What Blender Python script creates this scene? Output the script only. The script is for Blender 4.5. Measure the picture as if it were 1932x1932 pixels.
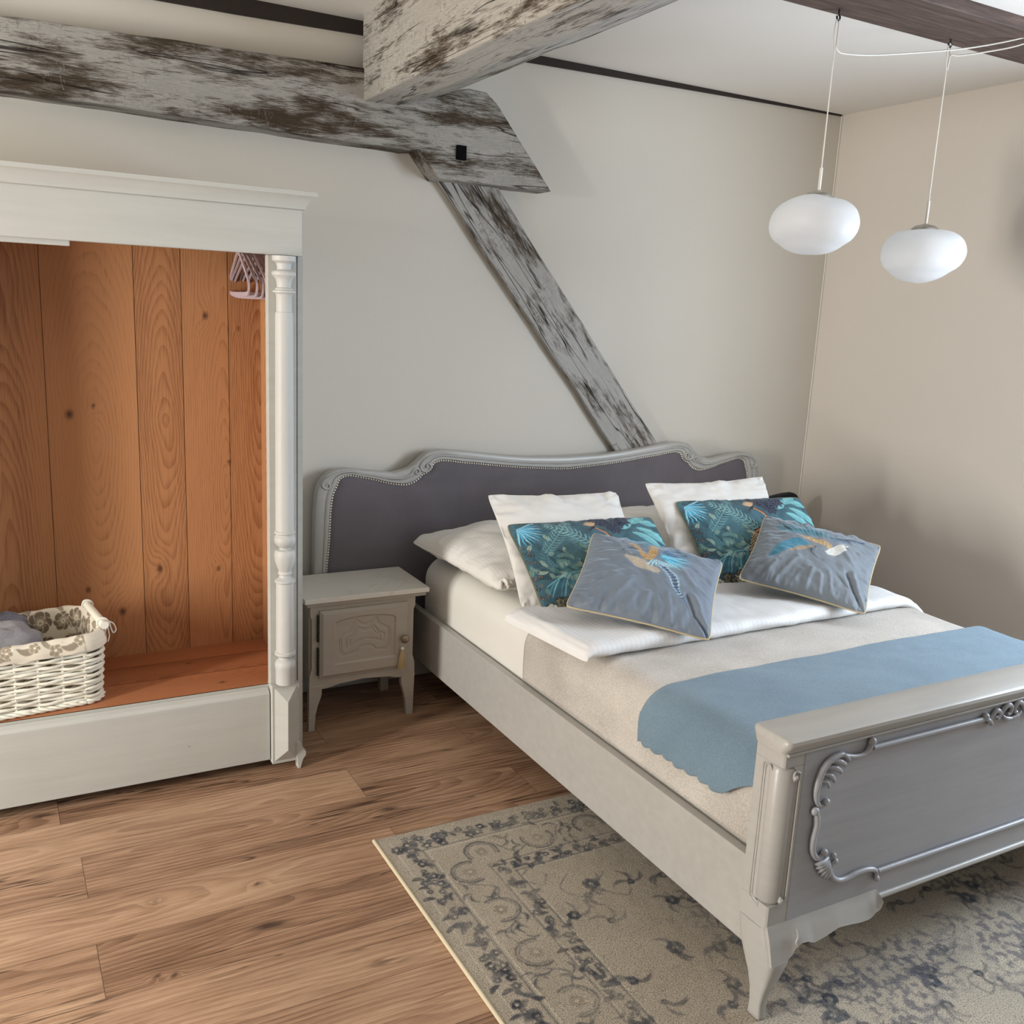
import bpy, math, random
import numpy as np
from mathutils import Vector, Matrix

for o in list(bpy.data.objects):
    bpy.data.objects.remove(o, do_unlink=True)
SC = bpy.context.scene
COL = SC.collection

# ------------------------------------------------------------------ camera
cam = bpy.data.cameras.new('camera')
cam.sensor_fit = 'HORIZONTAL'
cam.sensor_width = 36.0
cam.lens = 36.0 * 1789.5 / 1932.0
cam.clip_start = 0.05
camo = bpy.data.objects.new('camera', cam)
COL.objects.link(camo)
rt = Vector((0.876615239753746, -0.4788716422178475, 0.04719821724455619))
up = Vector((0.06087906321142498, 0.2076699720717484, 0.976302679686079))
fw = Vector((0.477325319979971, 0.8529684243741389, -0.21119991933406868))
M = Matrix((rt, up, -fw)).transposed().to_4x4()
M.translation = Vector((0, 0, 1.55))
camo.matrix_world = M
SC.camera = camo

# ------------------------------------------------------------------ world, light, exposure
SC.view_settings.view_transform = 'Standard'
SC.view_settings.look = 'None'
SC.view_settings.exposure = -0.10
SC.view_settings.gamma = 1.0
SC.view_settings.use_curve_mapping = False
W = bpy.data.worlds.new('world')
SC.world = W
W.use_nodes = True
W.node_tree.nodes['Background'].inputs[0].default_value = (0.75, 0.87, 1.0, 1)
W.node_tree.nodes['Background'].inputs[1].default_value = 1.0


def area(name, loc, target, sx, sy, power, col):
    l = bpy.data.lights.new(name, 'AREA')
    l.shape = 'RECTANGLE'
    l.size = sx
    l.size_y = sy
    l.energy = power
    l.color = col
    o = bpy.data.objects.new(name, l)
    COL.objects.link(o)
    o.location = loc
    d = Vector(target) - Vector(loc)
    o.rotation_euler = d.to_track_quat('-Z', 'Y').to_euler()
    return o


# daylight of the two side windows and an added front fill, all outside the frame
area('window_daylight_left', (-2.66, 1.70, 1.15), (0.0, 2.05, 1.15), 0.26, 1.7, 160, (1.0, 0.965, 0.90))
area('window_daylight_right', (3.72, 1.12, 1.45), (0.0, 1.30, 1.40), 0.85, 1.2, 84, (0.75, 0.865, 1.0))
area('fill_light_front', (0.9, -2.56, 1.5), (0.9, 0.0, 1.5), 2.0, 1.3, 4, (1.0, 0.98, 0.95))  # weak fill added behind the camera, no known window there

# ------------------------------------------------------------------ helpers
rng = np.random.default_rng(7)
random.seed(7)


def L(c, a=1.0):
    r = []
    for v in c:
        v = v / 255.0
        r.append(v / 12.92 if v <= 0.04045 else ((v + 0.055) / 1.055) ** 2.4)
    return (r[0], r[1], r[2], a)


def la(c):
    c = np.asarray(c, float) / 255.0
    return np.where(c <= 0.04045, c / 12.92, ((c + 0.055) / 1.055) ** 2.4)


def perlin(x, y, seed=0):
    x = np.asarray(x, float)
    y = np.asarray(y, float)
    xi = np.floor(x).astype(np.int64)
    yi = np.floor(y).astype(np.int64)
    xf = x - xi
    yf = y - yi

    def gr(ix, iy):
        h = (ix * 374761393 + iy * 668265263 + seed * 974634777) & 0x7fffffff
        h = ((h ^ (h >> 13)) * 1274126177) & 0x7fffffff
        return ((h ^ (h >> 16)) & 0xffff) / 65536.0 * 2 * np.pi

    def dot(ix, iy, dx, dy):
        a = gr(ix, iy)
        return np.cos(a) * dx + np.sin(a) * dy
    u = xf * xf * xf * (xf * (xf * 6 - 15) + 10)
    v = yf * yf * yf * (yf * (yf * 6 - 15) + 10)
    a = dot(xi, yi, xf, yf)
    b = dot(xi + 1, yi, xf - 1, yf)
    c = dot(xi, yi + 1, xf, yf - 1)
    d = dot(xi + 1, yi + 1, xf - 1, yf - 1)
    return (a + (b - a) * u + (c - a) * v + (a - b - c + d) * u * v) * 1.5


def fbm(x, y, seed=0, oct=4, rough=0.5):
    t = 0
    amp = 1.0
    for i in range(oct):
        t = t + amp * perlin(x * 2 ** i, y * 2 ** i, seed + i * 17)
        amp *= rough
    return t


class NT:
    def __init__(s, name):
        s.mat = bpy.data.materials.new(name)
        s.mat.use_nodes = True
        s.t = s.mat.node_tree
        s.b = s.t.nodes['Principled BSDF']

    def n(s, ty, **kw):
        x = s.t.nodes.new(ty)
        for k, v in kw.items():
            setattr(x, k, v)
        return x

    def put(s, sock, v):
        if v is None:
            return
        if isinstance(v, bpy.types.NodeSocket):
            s.t.links.new(v, sock)
        else:
            if sock.type == 'RGBA' and not isinstance(v, (int, float)) and len(v) == 3:
                v = (*v, 1)
            sock.default_value = v

    def obj(s):
        return s.n('ShaderNodeTexCoord').outputs['Object']

    def attr(s, name, kind='Fac'):
        return s.n('ShaderNodeAttribute', attribute_name=name).outputs[kind]

    def map(s, v, scale=(1, 1, 1), loc=(0, 0, 0), rot=(0, 0, 0)):
        x = s.n('ShaderNodeMapping')
        s.put(x.inputs[0], v)
        x.inputs['Location'].default_value = loc
        x.inputs['Rotation'].default_value = rot
        x.inputs['Scale'].default_value = scale
        return x.outputs[0]

    def noise(s, v, scale=5, detail=4, rough=0.5, dist=0, out=0):
        x = s.n('ShaderNodeTexNoise')
        s.put(x.inputs['Vector'], v)
        x.inputs['Scale'].default_value = scale
        x.inputs['Detail'].default_value = detail
        x.inputs['Roughness'].default_value = rough
        x.inputs['Distortion'].default_value = dist
        return x.outputs[out]

    def voro(s, v, scale=5, feature='F1', out='Distance', rnd=1.0):
        x = s.n('ShaderNodeTexVoronoi', feature=feature)
        s.put(x.inputs['Vector'], v)
        x.inputs['Scale'].default_value = scale
        x.inputs['Randomness'].default_value = rnd
        return x.outputs[out]

    def math(s, op, a, b=None, c=None, clamp=False):
        x = s.n('ShaderNodeMath', operation=op, use_clamp=clamp)
        s.put(x.inputs[0], a)
        s.put(x.inputs[1], b)
        s.put(x.inputs[2], c)
        return x.outputs[0]

    def vadd(s, a, b):
        x = s.n('ShaderNodeVectorMath', operation='ADD')
        s.put(x.inputs[0], a)
        s.put(x.inputs[1], b)
        return x.outputs[0]

    def ramp(s, f, stops, interp='LINEAR'):
        x = s.n('ShaderNodeValToRGB')
        x.color_ramp.interpolation = interp
        e = x.color_ramp.elements
        while len(e) < len(stops):
            e.new(0.5)
        for el, (p, c) in zip(e, stops):
            el.position = p
            el.color = c if len(c) == 4 else (*c, 1)
        s.put(x.inputs[0], f)
        return x.outputs[0]

    def rampf(s, f, a, b):
        x = s.n('ShaderNodeMapRange', interpolation_type='SMOOTHSTEP')
        s.put(x.inputs[0], f)
        x.inputs[1].default_value = a
        x.inputs[2].default_value = b
        return x.outputs[0]

    def mix(s, f, a, b, mode='MIX'):
        x = s.n('ShaderNodeMix', data_type='RGBA', blend_type=mode)
        s.put(x.inputs[0], f)
        s.put(x.inputs[6], a)
        s.put(x.inputs[7], b)
        return x.outputs[2]

    def bump(s, h, dist=0.002, strength=1.0, nrm=None):
        x = s.n('ShaderNodeBump')
        x.inputs['Strength'].default_value = strength
        x.inputs['Distance'].default_value = dist
        s.put(x.inputs['Height'], h)
        if nrm is not None:
            s.put(x.inputs['Normal'], nrm)
        return x.outputs[0]

    def out(s, color=None, rough=0.6, normal=None, spec=None, metal=None, sheen=None, sheen_tint=None, sss=None):
        s.put(s.b.inputs['Base Color'], color)
        s.put(s.b.inputs['Roughness'], rough)
        s.put(s.b.inputs['Normal'], normal)
        s.put(s.b.inputs['Specular IOR Level'], spec)
        s.put(s.b.inputs['Metallic'], metal)
        s.put(s.b.inputs['Sheen Weight'], sheen)
        if sheen_tint is not None:
            s.put(s.b.inputs['Sheen Tint'], sheen_tint)
            s.put(s.b.inputs['Sheen Roughness'], 0.35)
        return s.mat


def black_white():
    return [(0, (0, 0, 0)), (1, (1, 1, 1))]


# ------------------------------------------------------------------ mesh builder
ORG = {}


class MB:
    def __init__(s):
        s.v = []
        s.f = []

    def add(s, V, F):
        n = len(s.v)
        s.v += [tuple(map(float, p)) for p in V]
        s.f += [tuple(int(i) + n for i in f) for f in F]
        return s

    def box(s, x0, x1, y0, y1, z0, z1):
        V = [(x0, y0, z0), (x1, y0, z0), (x1, y1, z0), (x0, y1, z0), (x0, y0, z1), (x1, y0, z1), (x1, y1, z1), (x0, y1, z1)]
        return s.add(V, [(0, 3, 2, 1), (4, 5, 6, 7), (0, 1, 5, 4), (1, 2, 6, 5), (2, 3, 7, 6), (3, 0, 4, 7)])

    def prism(s, poly, axis, a, b):
        # poly in the two remaining axes, extruded along axis from a to b
        def p3(p, t):
            if axis == 'x':
                return (t, p[0], p[1])
            if axis == 'y':
                return (p[0], t, p[1])
            return (p[0], p[1], t)
        n = len(poly)
        V = [p3(p, a) for p in poly] + [p3(p, b) for p in poly]
        F = [tuple(range(n)), tuple(range(2 * n - 1, n - 1, -1))]
        F += [(i, i + n, (i + 1) % n + n, (i + 1) % n) for i in range(n)]
        return s.add(V, F)

    def tube(s, pts, r, seg=8, closed=False, caps=True, flat=None):
        P = np.array(pts, float)
        n = len(P)
        R = np.full(n, r) if np.isscalar(r) else np.array(r, float)
        if closed:
            T = np.roll(P, -1, 0) - np.roll(P, 1, 0)
        else:
            T = np.gradient(P, axis=0)
        T /= np.linalg.norm(T, axis=1)[:, None] + 1e-12
        ref = np.array([0, 0, 1.0]) if abs(T[0][2]) < 0.9 else np.array([1.0, 0, 0])
        N = np.cross(T[0], ref)
        N /= np.linalg.norm(N)
        V = []
        for i in range(n):
            N = N - T[i] * np.dot(N, T[i])
            N /= np.linalg.norm(N) + 1e-12
            B = np.cross(T[i], N)
            for k in range(seg):
                a = 2 * math.pi * k / seg
                V.append(P[i] + R[i] * (math.cos(a) * N + math.sin(a) * B))
        F = []
        m = n if closed else n - 1
        for i in range(m):
            j = (i + 1) % n
            for k in range(seg):
                k2 = (k + 1) % seg
                F.append((i * seg + k, i * seg + k2, j * seg + k2, j * seg + k))
        if caps and not closed:
            F.append(tuple(range(seg))[::-1])
            F.append(tuple((n - 1) * seg + k for k in range(seg)))
        return s.add(V, F)

    def lathe(s, prof, cx, cy, seg=28, cz=0.0, axis='z'):
        V = []
        for (r, z) in prof:
            for k in range(seg):
                a = 2 * math.pi * k / seg
                if axis == 'z':
                    V.append((cx + r * math.cos(a), cy + r * math.sin(a), cz + z))
                else:  # along -y
                    V.append((cx + r * math.cos(a), cy - z, cz + r * math.sin(a)))
        n = len(prof)
        F = []
        for i in range(n - 1):
            for k in range(seg):
                k2 = (k + 1) % seg
                F.append((i * seg + k, i * seg + k2, (i + 1) * seg + k2, (i + 1) * seg + k))
        F.append(tuple(range(seg))[::-1])
        F.append(tuple((n - 1) * seg + k for k in range(seg)))
        return s.add(V, F)

    def grid(s, P, cu=False, cv=False):
        P = np.asarray(P, float)
        n, m = P.shape[:2]
        base = len(s.v)
        s.v += [tuple(p) for p in P.reshape(-1, 3).tolist()]
        I = np.arange(n * m).reshape(n, m)
        a = I if cu else I[:-1]
        b = np.roll(I, -1, 0) if cu else I[1:]
        if cv:
            a2, b2 = np.roll(a, -1, 1), np.roll(b, -1, 1)
        else:
            a, a2, b, b2 = a[:, :-1], a[:, 1:], b[:, :-1], b[:, 1:]
        Q = np.stack([a, b, b2, a2], -1).reshape(-1, 4) + base
        s.f += [tuple(q) for q in Q.tolist()]
        return s

    def loft(s, secs):
        # list of closed sections with the same vertex count
        n = len(secs[0])
        V = [p for c in secs for p in c]
        F = []
        for i in range(len(secs) - 1):
            for k in range(n):
                k2 = (k + 1) % n
                F.append((i * n + k, i * n + k2, (i + 1) * n + k2, (i + 1) * n + k))
        F.append(tuple(range(n))[::-1])
        F.append(tuple((len(secs) - 1) * n + k for k in range(n)))
        return s.add(V, F)

    def ball(s, c, r, seg=12, rings=8, sc=(1, 1, 1)):
        V = []
        for i in range(rings + 1):
            t = math.pi * i / rings
            for k in range(seg):
                a = 2 * math.pi * k / seg
                V.append((c[0] + sc[0] * r * math.sin(t) * math.cos(a), c[1] + sc[1] * r * math.sin(t) * math.sin(a), c[2] + sc[2] * r * math.cos(t)))
        F = []
        for i in range(rings):
            for k in range(seg):
                k2 = (k + 1) % seg
                F.append((i * seg + k, (i + 1) * seg + k, (i + 1) * seg + k2, i * seg + k2))
        return s.add(V, F)

    def build(s, name, mat, parent=None, smooth=None, bevel=0, seg=2, attrs=None, cols=None, solid=0, weld=False, sub=0, recalc=True):
        me = bpy.data.meshes.new(name)
        org = Vector((0, 0, 0))
        if parent is not None:
            org = ORG.get(parent.name, Vector((0, 0, 0)))
        V = np.array(s.v, float)
        V0 = V - np.array(org)
        me.from_pydata(V0.tolist(), [], s.f)
        if weld or recalc:
            import bmesh
            bm = bmesh.new()
            bm.from_mesh(me)
            if weld:
                bmesh.ops.remove_doubles(bm, verts=bm.verts, dist=1e-5)
            if recalc:
                bmesh.ops.recalc_face_normals(bm, faces=bm.faces)
            bm.to_mesh(me)
            bm.free()
        me.update()
        if attrs:
            for k, a in attrs.items():
                at = me.attributes.new(k, 'FLOAT', 'POINT')
                at.data.foreach_set('value', np.asarray(a, np.float32).ravel())
        if cols:
            for k, a in cols.items():
                at = me.attributes.new(k, 'FLOAT_COLOR', 'POINT')
                a = np.asarray(a, np.float32).reshape(-1, 3)
                a = np.concatenate([a, np.ones((len(a), 1), np.float32)], 1)
                at.data.foreach_set('color', a.ravel())
        o = bpy.data.objects.new(name, me)
        COL.objects.link(o)
        if mat is not None:
            me.materials.append(mat)
        if smooth is not None:
            me.shade_smooth()
            if smooth < 180:
                me.set_sharp_from_angle(angle=math.radians(smooth))
        if parent is not None:
            o.parent = parent
        ORG[o.name] = org
        if solid:
            m = o.modifiers.new('solid', 'SOLIDIFY')
            m.thickness = solid
            m.offset = 0
        if sub:
            m = o.modifiers.new('sub', 'SUBSURF')
            m.levels = sub
            m.render_levels = sub
        if bevel:
            m = o.modifiers.new('bevel', 'BEVEL')
            m.width = bevel
            m.segments = seg
            m.limit_method = 'ANGLE'
            m.angle_limit = math.radians(35)
            m.harden_normals = False
        return o


def tag(o, label=None, cat=None, group=None, kind=None):
    if label:
        o['label'] = label
    if cat:
        o['category'] = cat
    if group:
        o['group'] = group
    if kind:
        o['kind'] = kind
    return o


def thing(name, label, cat, loc, group=None):
    o = bpy.data.objects.new(name, None)
    o.empty_display_size = 0.05
    COL.objects.link(o)
    o.location = loc
    ORG[o.name] = Vector(loc)
    return tag(o, label, cat, group)


def struct(o):
    o['kind'] = 'structure'
    return o


def smoothpath(pts, n=60, closed=False):
    P = np.array(pts, float)
    if closed:
        P = np.vstack([P, P[:1]])
    m = len(P)
    d = np.concatenate([[0], np.cumsum(np.linalg.norm(np.diff(P, axis=0), axis=1))])
    # Catmull-Rom
    out = []
    ts = np.linspace(0, d[-1], n, endpoint=not closed)
    for t in ts:
        i = min(max(np.searchsorted(d, t, side='right') - 1, 0), m - 2)
        f = (t - d[i]) / max(d[i + 1] - d[i], 1e-9)
        if closed:
            p0, p3 = P[i - 1 if i > 0 else m - 2], P[i + 2 if i + 2 < m else 1]
        else:
            p0, p3 = P[max(i - 1, 0)], P[min(i + 2, m - 1)]
        p1, p2 = P[i], P[i + 1]
        out.append(0.5 * ((2 * p1) + (-p0 + p2) * f + (2 * p0 - 5 * p1 + 4 * p2 - p3) * f ** 2 + (-p0 + 3 * p1 - 3 * p2 + p3) * f ** 3))
    return np.array(out)


def lerp(a, b, t):
    return a + (b - a) * t


# ------------------------------------------------------------------ materials
def mat_plaster(name, col, var=6):
    m = NT(name)
    v = m.obj()
    n = m.noise(v, 1.3, 4, 0.55)
    c = m.mix(n, L([k - var for k in col]), L([k + var for k in col]))
    h = m.noise(v, 60, 5, 0.6)
    h2 = m.noise(v, 7, 3, 0.5)
    b = m.bump(m.math('ADD', h, h2), 0.0012, 0.35)
    return m.out(c, 0.85, b, spec=0.25)


def mat_paint(name, col, streak=(1, 1, 30), var=7, rough=0.5, bump=0.0006, chips=0.0, spec=0.4):
    m = NT(name)
    v = m.obj()
    n1 = m.noise(m.map(v, streak), 2.5, 6, 0.6)
    n2 = m.noise(v, 3.0, 3, 0.5)
    f = m.math('MULTIPLY_ADD', n1, 0.6, m.math('MULTIPLY', n2, 0.4))
    c = m.ramp(f, [(0.3, L([k - var for k in col])), (0.7, L([k + var for k in col]))])
    if chips:
        ch = m.noise(v, 26, 5, 0.7)
        k = m.rampf(ch, 0.74 - chips * 0.03, 0.78)
        c = m.mix(k, c, L((112, 98, 80)))
    b = m.bump(m.noise(m.map(v, streak), 6, 6, 0.65), bump, 0.6)
    return m.out(c, rough, b, spec=spec)


def mat_fabric(name, col, var=6, scale=600, rough=0.9, sheen=0.2, bump=0.0008):
    m = NT(name)
    v = m.obj()
    n = m.noise(v, 4, 3, 0.5)
    c = m.ramp(n, [(0.3, L([k - var for k in col])), (0.7, L([k + var for k in col]))])
    b = m.bump(m.noise(v, scale, 2, 0.6), bump, 0.5)
    return m.out(c, rough, b, spec=0.2, sheen=sheen)


def mat_stripe(name, axis=0, period=0.012, col=(236, 233, 226), d=9, scalev=None):
    m = NT(name)
    v = m.obj() if scalev is None else m.attr('suv', 'Vector')
    x = m.n('ShaderNodeSeparateXYZ')
    m.put(x.inputs[0], v)
    s = m.math('SINE', m.math('MULTIPLY', x.outputs[axis], 2 * math.pi / period))
    f = m.rampf(s, -0.35, 0.35)
    c = m.mix(f, L([k - d for k in col]), L(col))
    r = m.math('MULTIPLY_ADD', f, -0.25, 0.75)
    b = m.bump(m.math('ADD', m.math('MULTIPLY', f, 0.4), m.noise(m.obj(), 500, 2, 0.6)), 0.0008, 0.4)
    return m.out(c, r, b, spec=0.3, sheen=0.15)


def mat_beam(name, cover, light=(206, 201, 191), dim=(150, 144, 134)):
    # hand hewn timber under worn, brushed white paint; the grain runs along local X
    m = NT(name)
    v = m.obj()
    big = m.noise(m.map(v, (1.3, 5.0, 5.0)), 2.0, 3, 0.55, 0.3)
    mid = m.noise(m.map(v, (3.2, 20, 20)), 2.6, 8, 0.75, 0.5)
    fine = m.noise(m.map(v, (6, 95, 95)), 3.0, 6, 0.75, 0.15)
    hair = m.noise(m.map(v, (10, 260, 260)), 2.0, 3, 0.7)
    f = m.math('ADD', m.math('MULTIPLY', big, 0.62), m.math('MULTIPLY', mid, 0.50))
    f = m.math('ADD', f, m.math('MULTIPLY', fine, 0.42))
    f = m.math('ADD', f, m.math('MULTIPLY', hair, 0.20))
    k = m.rampf(f, cover, cover + 0.17)
    ticks = m.noise(m.map(v, (75, 16, 16)), 1.5, 3, 0.6, 1.4)
    tk = m.math('MULTIPLY', m.rampf(ticks, 0.61, 0.66), m.rampf(m.noise(v, 5, 2), 0.47, 0.54))
    white = m.mix(m.math('MULTIPLY_ADD', hair, 0.5, m.math('MULTIPLY', fine, 0.5)), L(dim), L(light))
    brown = m.mix(m.noise(m.map(v, (5, 60, 60)), 3, 5, 0.65), L((44, 38, 30)), L((100, 84, 66)))
    c = m.mix(k, white, brown)
    c = m.mix(m.math('MULTIPLY', tk, 0.42), c, L((186, 181, 170)))
    crack = m.math('ABSOLUTE', m.math('SUBTRACT', m.noise(m.map(v, (0.8, 13, 13), (3, 1, 2)), 1.3, 2, 0.5), 0.5))
    ck = m.math('MULTIPLY', m.math('SUBTRACT', 1.0, m.rampf(crack, 0.0, 0.013)), m.rampf(m.noise(m.map(v, (1, 3, 3), (5, 5, 5)), 2, 2), 0.44, 0.54))
    c = m.mix(m.math('MULTIPLY', ck, 0.9), c, L((34, 27, 22)))
    h = m.math('ADD', m.math('MULTIPLY', k, -0.4), m.math('MULTIPLY', mid, 1.2))
    h = m.math('ADD', h, m.math('MULTIPLY', fine, 0.9))
    h = m.math('ADD', h, m.math('MULTIPLY', tk, 0.7))
    h = m.math('SUBTRACT', h, m.math('MULTIPLY', ck, 1.2))
    b = m.bump(h, 0.007, 1.0)
    return m.out(c, 0.75, b, spec=0.25)


def mat_darkbeam():
    m = NT('dark_stained_timber')
    v = m.obj()
    n = m.noise(m.map(v, (2, 25, 25)), 2.5, 7, 0.65, 0.4)
    c = m.ramp(n, [(0.3, L((62, 50, 46))), (0.55, L((94, 78, 72))), (0.75, L((120, 100, 92)))])
    return m.out(c, 0.6, m.bump(n, 0.003, 0.6), spec=0.3)


def mat_pine(name, along='z', tint=1.0, base=((207, 138, 92), (166, 92, 54))):
    m = NT(name)
    v = m.obj()
    ph = m.attr('phase')
    fr = m.math('FRACT', ph)
    band = m.rampf(fr, 0.15, 0.98)
    sharp = m.math('POWER', band, 1.6)
    tone = m.attr('tone')
    kn = m.attr('knot')
    sc = (90, 90, 3) if along == 'z' else ((3, 90, 90) if along == 'x' else (90, 3, 90))
    fib = m.noise(m.map(v, sc), 4, 4, 0.6)
    f = m.math('ADD', m.math('MULTIPLY', sharp, 0.20), m.math('MULTIPLY', fib, 0.70))
    f = m.math('ADD', f, tone)
    c = m.ramp(f, [(0.05, L([min(255, k * 1.06) for k in base[0]])), (0.42, L(base[0])), (0.85, L(base[1])), (1.0, L([k * 0.82 for k in base[1]]))])
    c = m.mix(kn, c, L((58, 28, 16)))
    b = m.bump(m.math('ADD', m.math('MULTIPLY', sharp, 0.5), fib), 0.0006, 0.5)
    return m.out(c, 0.45, b, spec=0.35)


def mat_floor():
    m = NT('oak_laminate')
    v = m.obj()
    rnd = m.attr('rnd')
    off = m.n('ShaderNodeCombineXYZ')
    m.put(off.inputs[0], m.math('MULTIPLY', rnd, 37.0))
    m.put(off.inputs[1], m.math('MULTIPLY', rnd, 91.0))
    w = m.vadd(v, off.outputs[0])
    ph = m.attr('phase')
    ring = m.rampf(m.math('FRACT', ph), 0.1, 0.95)
    fib = m.noise(m.map(w, (2.2, 70, 1)), 3, 6, 0.65)
    pore = m.noise(m.map(w, (9, 170, 1)), 3, 3, 0.6)
    blot = m.noise(m.map(w, (1.1, 6, 1)), 1.7, 4, 0.55, 0.5)
    f = m.math('ADD', m.math('MULTIPLY', fib, 0.5), m.math('MULTIPLY', blot, 0.55))
    f = m.math('ADD', f, m.math('MULTIPLY', ring, 0.10))
    f = m.math('ADD', f, m.math('MULTIPLY', m.math('SUBTRACT', rnd, 0.5), 0.16))
    c = m.ramp(f, [(0.36, L((196, 163, 134))), (0.52, L((171, 137, 110))), (0.66, L((138, 106, 83))), (0.82, L((92, 67, 51)))])
    pk = m.rampf(pore, 0.60, 0.72)
    c = m.mix(m.math('MULTIPLY', pk, 0.5), c, L((104, 76, 54)))
    cr = m.math('ABSOLUTE', m.math('SUBTRACT', m.noise(m.map(w, (0.5, 8, 1)), 1.5, 4, 0.55, 0.3), 0.5))
    ck = m.math('MULTIPLY', m.math('SUBTRACT', 1.0, m.rampf(cr, 0.002, 0.016)), m.rampf(m.noise(m.map(w, (0.9, 2, 1), (7, 3, 0)), 1.6, 2), 0.45, 0.55))
    c = m.mix(m.math('MULTIPLY', ck, 0.8), c, L((62, 44, 34)))
    c = m.mix(m.attr('knot'), c, L((66, 50, 42)))
    c = m.mix(m.attr('gap'), c, L((60, 42, 30)))
    b = m.bump(m.math('SUBTRACT', m.math('MULTIPLY', fib, 0.5), m.math('MULTIPLY', ck, 1.0)), 0.0006, 0.5)
    return m.out(c, m.math('MULTIPLY_ADD', fib, 0.2, 0.36), b, spec=0.35)


def mat_vcol(name, rough=0.8, sheen=0.0, bump_scale=700, bump=0.0006, speck=0, sheen_tint=None, spec=0.2, wr=None):
    m = NT(name)
    v = m.obj()
    c = m.attr('paint', 'Color')
    n = m.noise(v, bump_scale, 2, 0.6)
    if speck:
        n2 = m.noise(v, 330, 2, 0.75)
        k = m.ramp(n2, [(0.36, (0.16, 0.15, 0.15)), (0.46, (0.66, 0.66, 0.66)), (0.55, (1.0, 1.0, 1.0)), (0.66, (1.0, 1.0, 1.0))])
        k = m.mix(1.0, k, (1.25, 1.25, 1.25), 'MULTIPLY')
        c = m.mix(speck, c, m.mix(1.0, c, k, 'MULTIPLY'))
        n = m.math('ADD', n, n2)
    b = m.bump(n, bump, 0.6)
    if wr:
        b = m.bump(m.noise(v, wr, 3, 0.5, 0.8), 0.006, 0.35, b)
    return m.out(c, rough, b, spec=spec, sheen=sheen, sheen_tint=sheen_tint)


def mat_plain(name, col, rough=0.5, metal=0, spec=0.4):
    m = NT(name)
    v = m.obj()
    n = m.noise(v, 40, 3, 0.5)
    c = m.mix(n, L([max(k - 4, 0) for k in col]), L([min(k + 4, 255) for k in col]))
    return m.out(c, rough, None, spec=spec, metal=metal)


M_wall = mat_plaster('painted_plaster_back', (212, 206, 195), 3)
M_wallr = mat_plaster('painted_plaster_right', (214, 206, 196), 3)
M_ceil = mat_plaster('ceiling_plaster', (232, 228, 222), 2)
M_walldim = mat_plaster('bounce_cutting_plaster', (112, 104, 96), 4)  # unseen left and front walls darkened to cut bounced light
M_beam = mat_beam('whitewashed_timber_wall', 0.795, (216, 212, 205), (150, 146, 138))
M_beamc = mat_beam('whitewashed_timber_ceiling', 0.84, (222, 218, 210), (168, 162, 152))
M_beamb = mat_beam('whitewashed_timber_brace', 0.835, (222, 219, 213), (158, 154, 148))
M_dark = mat_darkbeam()
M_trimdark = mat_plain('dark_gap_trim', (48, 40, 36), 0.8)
M_ward = mat_paint('wardrobe_paint', (186, 186, 180), (1.2, 1.2, 14), 6, 0.5, 0.0008, 1.0)
M_wardh = mat_paint('wardrobe_paint_boards', (184, 184, 178), (1.2, 14, 14), 6, 0.5, 0.0008, 1.0)
M_colm = mat_paint('column_paint', (192, 192, 188), (8, 8, 2), 5, 0.5, 0.0008, 0.3)
M_bed = mat_paint('bed_grey_paint', (172, 170, 165), (1.5, 1.5, 16), 5, 0.34, 0.0006, 0, 0.55)
M_bedh = mat_paint('bed_grey_paint_boards', (172, 170, 165), (1.5, 12, 16), 7, 0.34, 0.0006, 0, 0.55)
M_ns = mat_paint('nightstand_paint', (174, 166, 154), (1.5, 1.5, 10), 6, 0.5, 0.0006, 0)
M_sheet = mat_fabric('white_sheet', (222, 219, 211), 3, 700, 0.85, 0.15)
M_plainwhite = mat_fabric('white_cotton', (224, 221, 216), 3, 600, 0.85, 0.15)
M_stripe = mat_stripe('white_damask', 0, 0.013, (224, 221, 215), 5, True)
M_stripe_d = mat_stripe('white_damask_duvet', 0, 0.017, (225, 224, 223), 4)


def _brass():
    m = NT('brass_knob')
    n = m.noise(m.obj(), 120, 3, 0.5)
    return m.out(m.mix(n, L((120, 104, 88)), L((176, 158, 138))), 0.35, None, metal=0.8)


M_brass = _brass()
M_nail = mat_plain('pewter_nail', (232, 224, 210), 0.3, 0.35)
M_black = mat_plain('black_lacquer', (14, 14, 15), 0.5)
M_peg = mat_plain('black_peg', (8, 8, 9), 0.9, 0, 0.1)
M_iron = mat_plain('dark_iron', (46, 42, 40), 0.5, 0.5)
M_whiteplastic = mat_plain('white_cable', (226, 222, 212), 0.4)
M_steel = mat_plain('brushed_steel', (176, 170, 160), 0.35, 0.6)


def _velvet_dark():
    m = NT('charcoal_velvet')
    v = m.obj()
    n = m.noise(v, 3.2, 4, 0.6, 0.6)
    c = m.mix(n, L((92, 87, 90)), L((118, 113, 117)))
    return m.out(c, 0.9, m.bump(m.noise(v, 300, 3, 0.6), 0.0008, 0.5), spec=0.15, sheen=0.35, sheen_tint=(0.8, 0.8, 0.95, 1))


M_velvetd = _velvet_dark()


def _fleece(name, a, b, sc=260):
    m = NT(name)
    v = m.obj()
    n = m.noise(v, sc, 3, 0.75)
    n2 = m.noise(v, 5, 3, 0.5)
    f = m.math('MULTIPLY_ADD', n2, 0.35, m.math('MULTIPLY', n, 0.65))
    c = m.ramp(f, [(0.36, L(a)), (0.62, L(b))])
    return m.out(c, 0.95, m.bump(n, 0.004, 0.8), spec=0.1, sheen=0.3)


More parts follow.
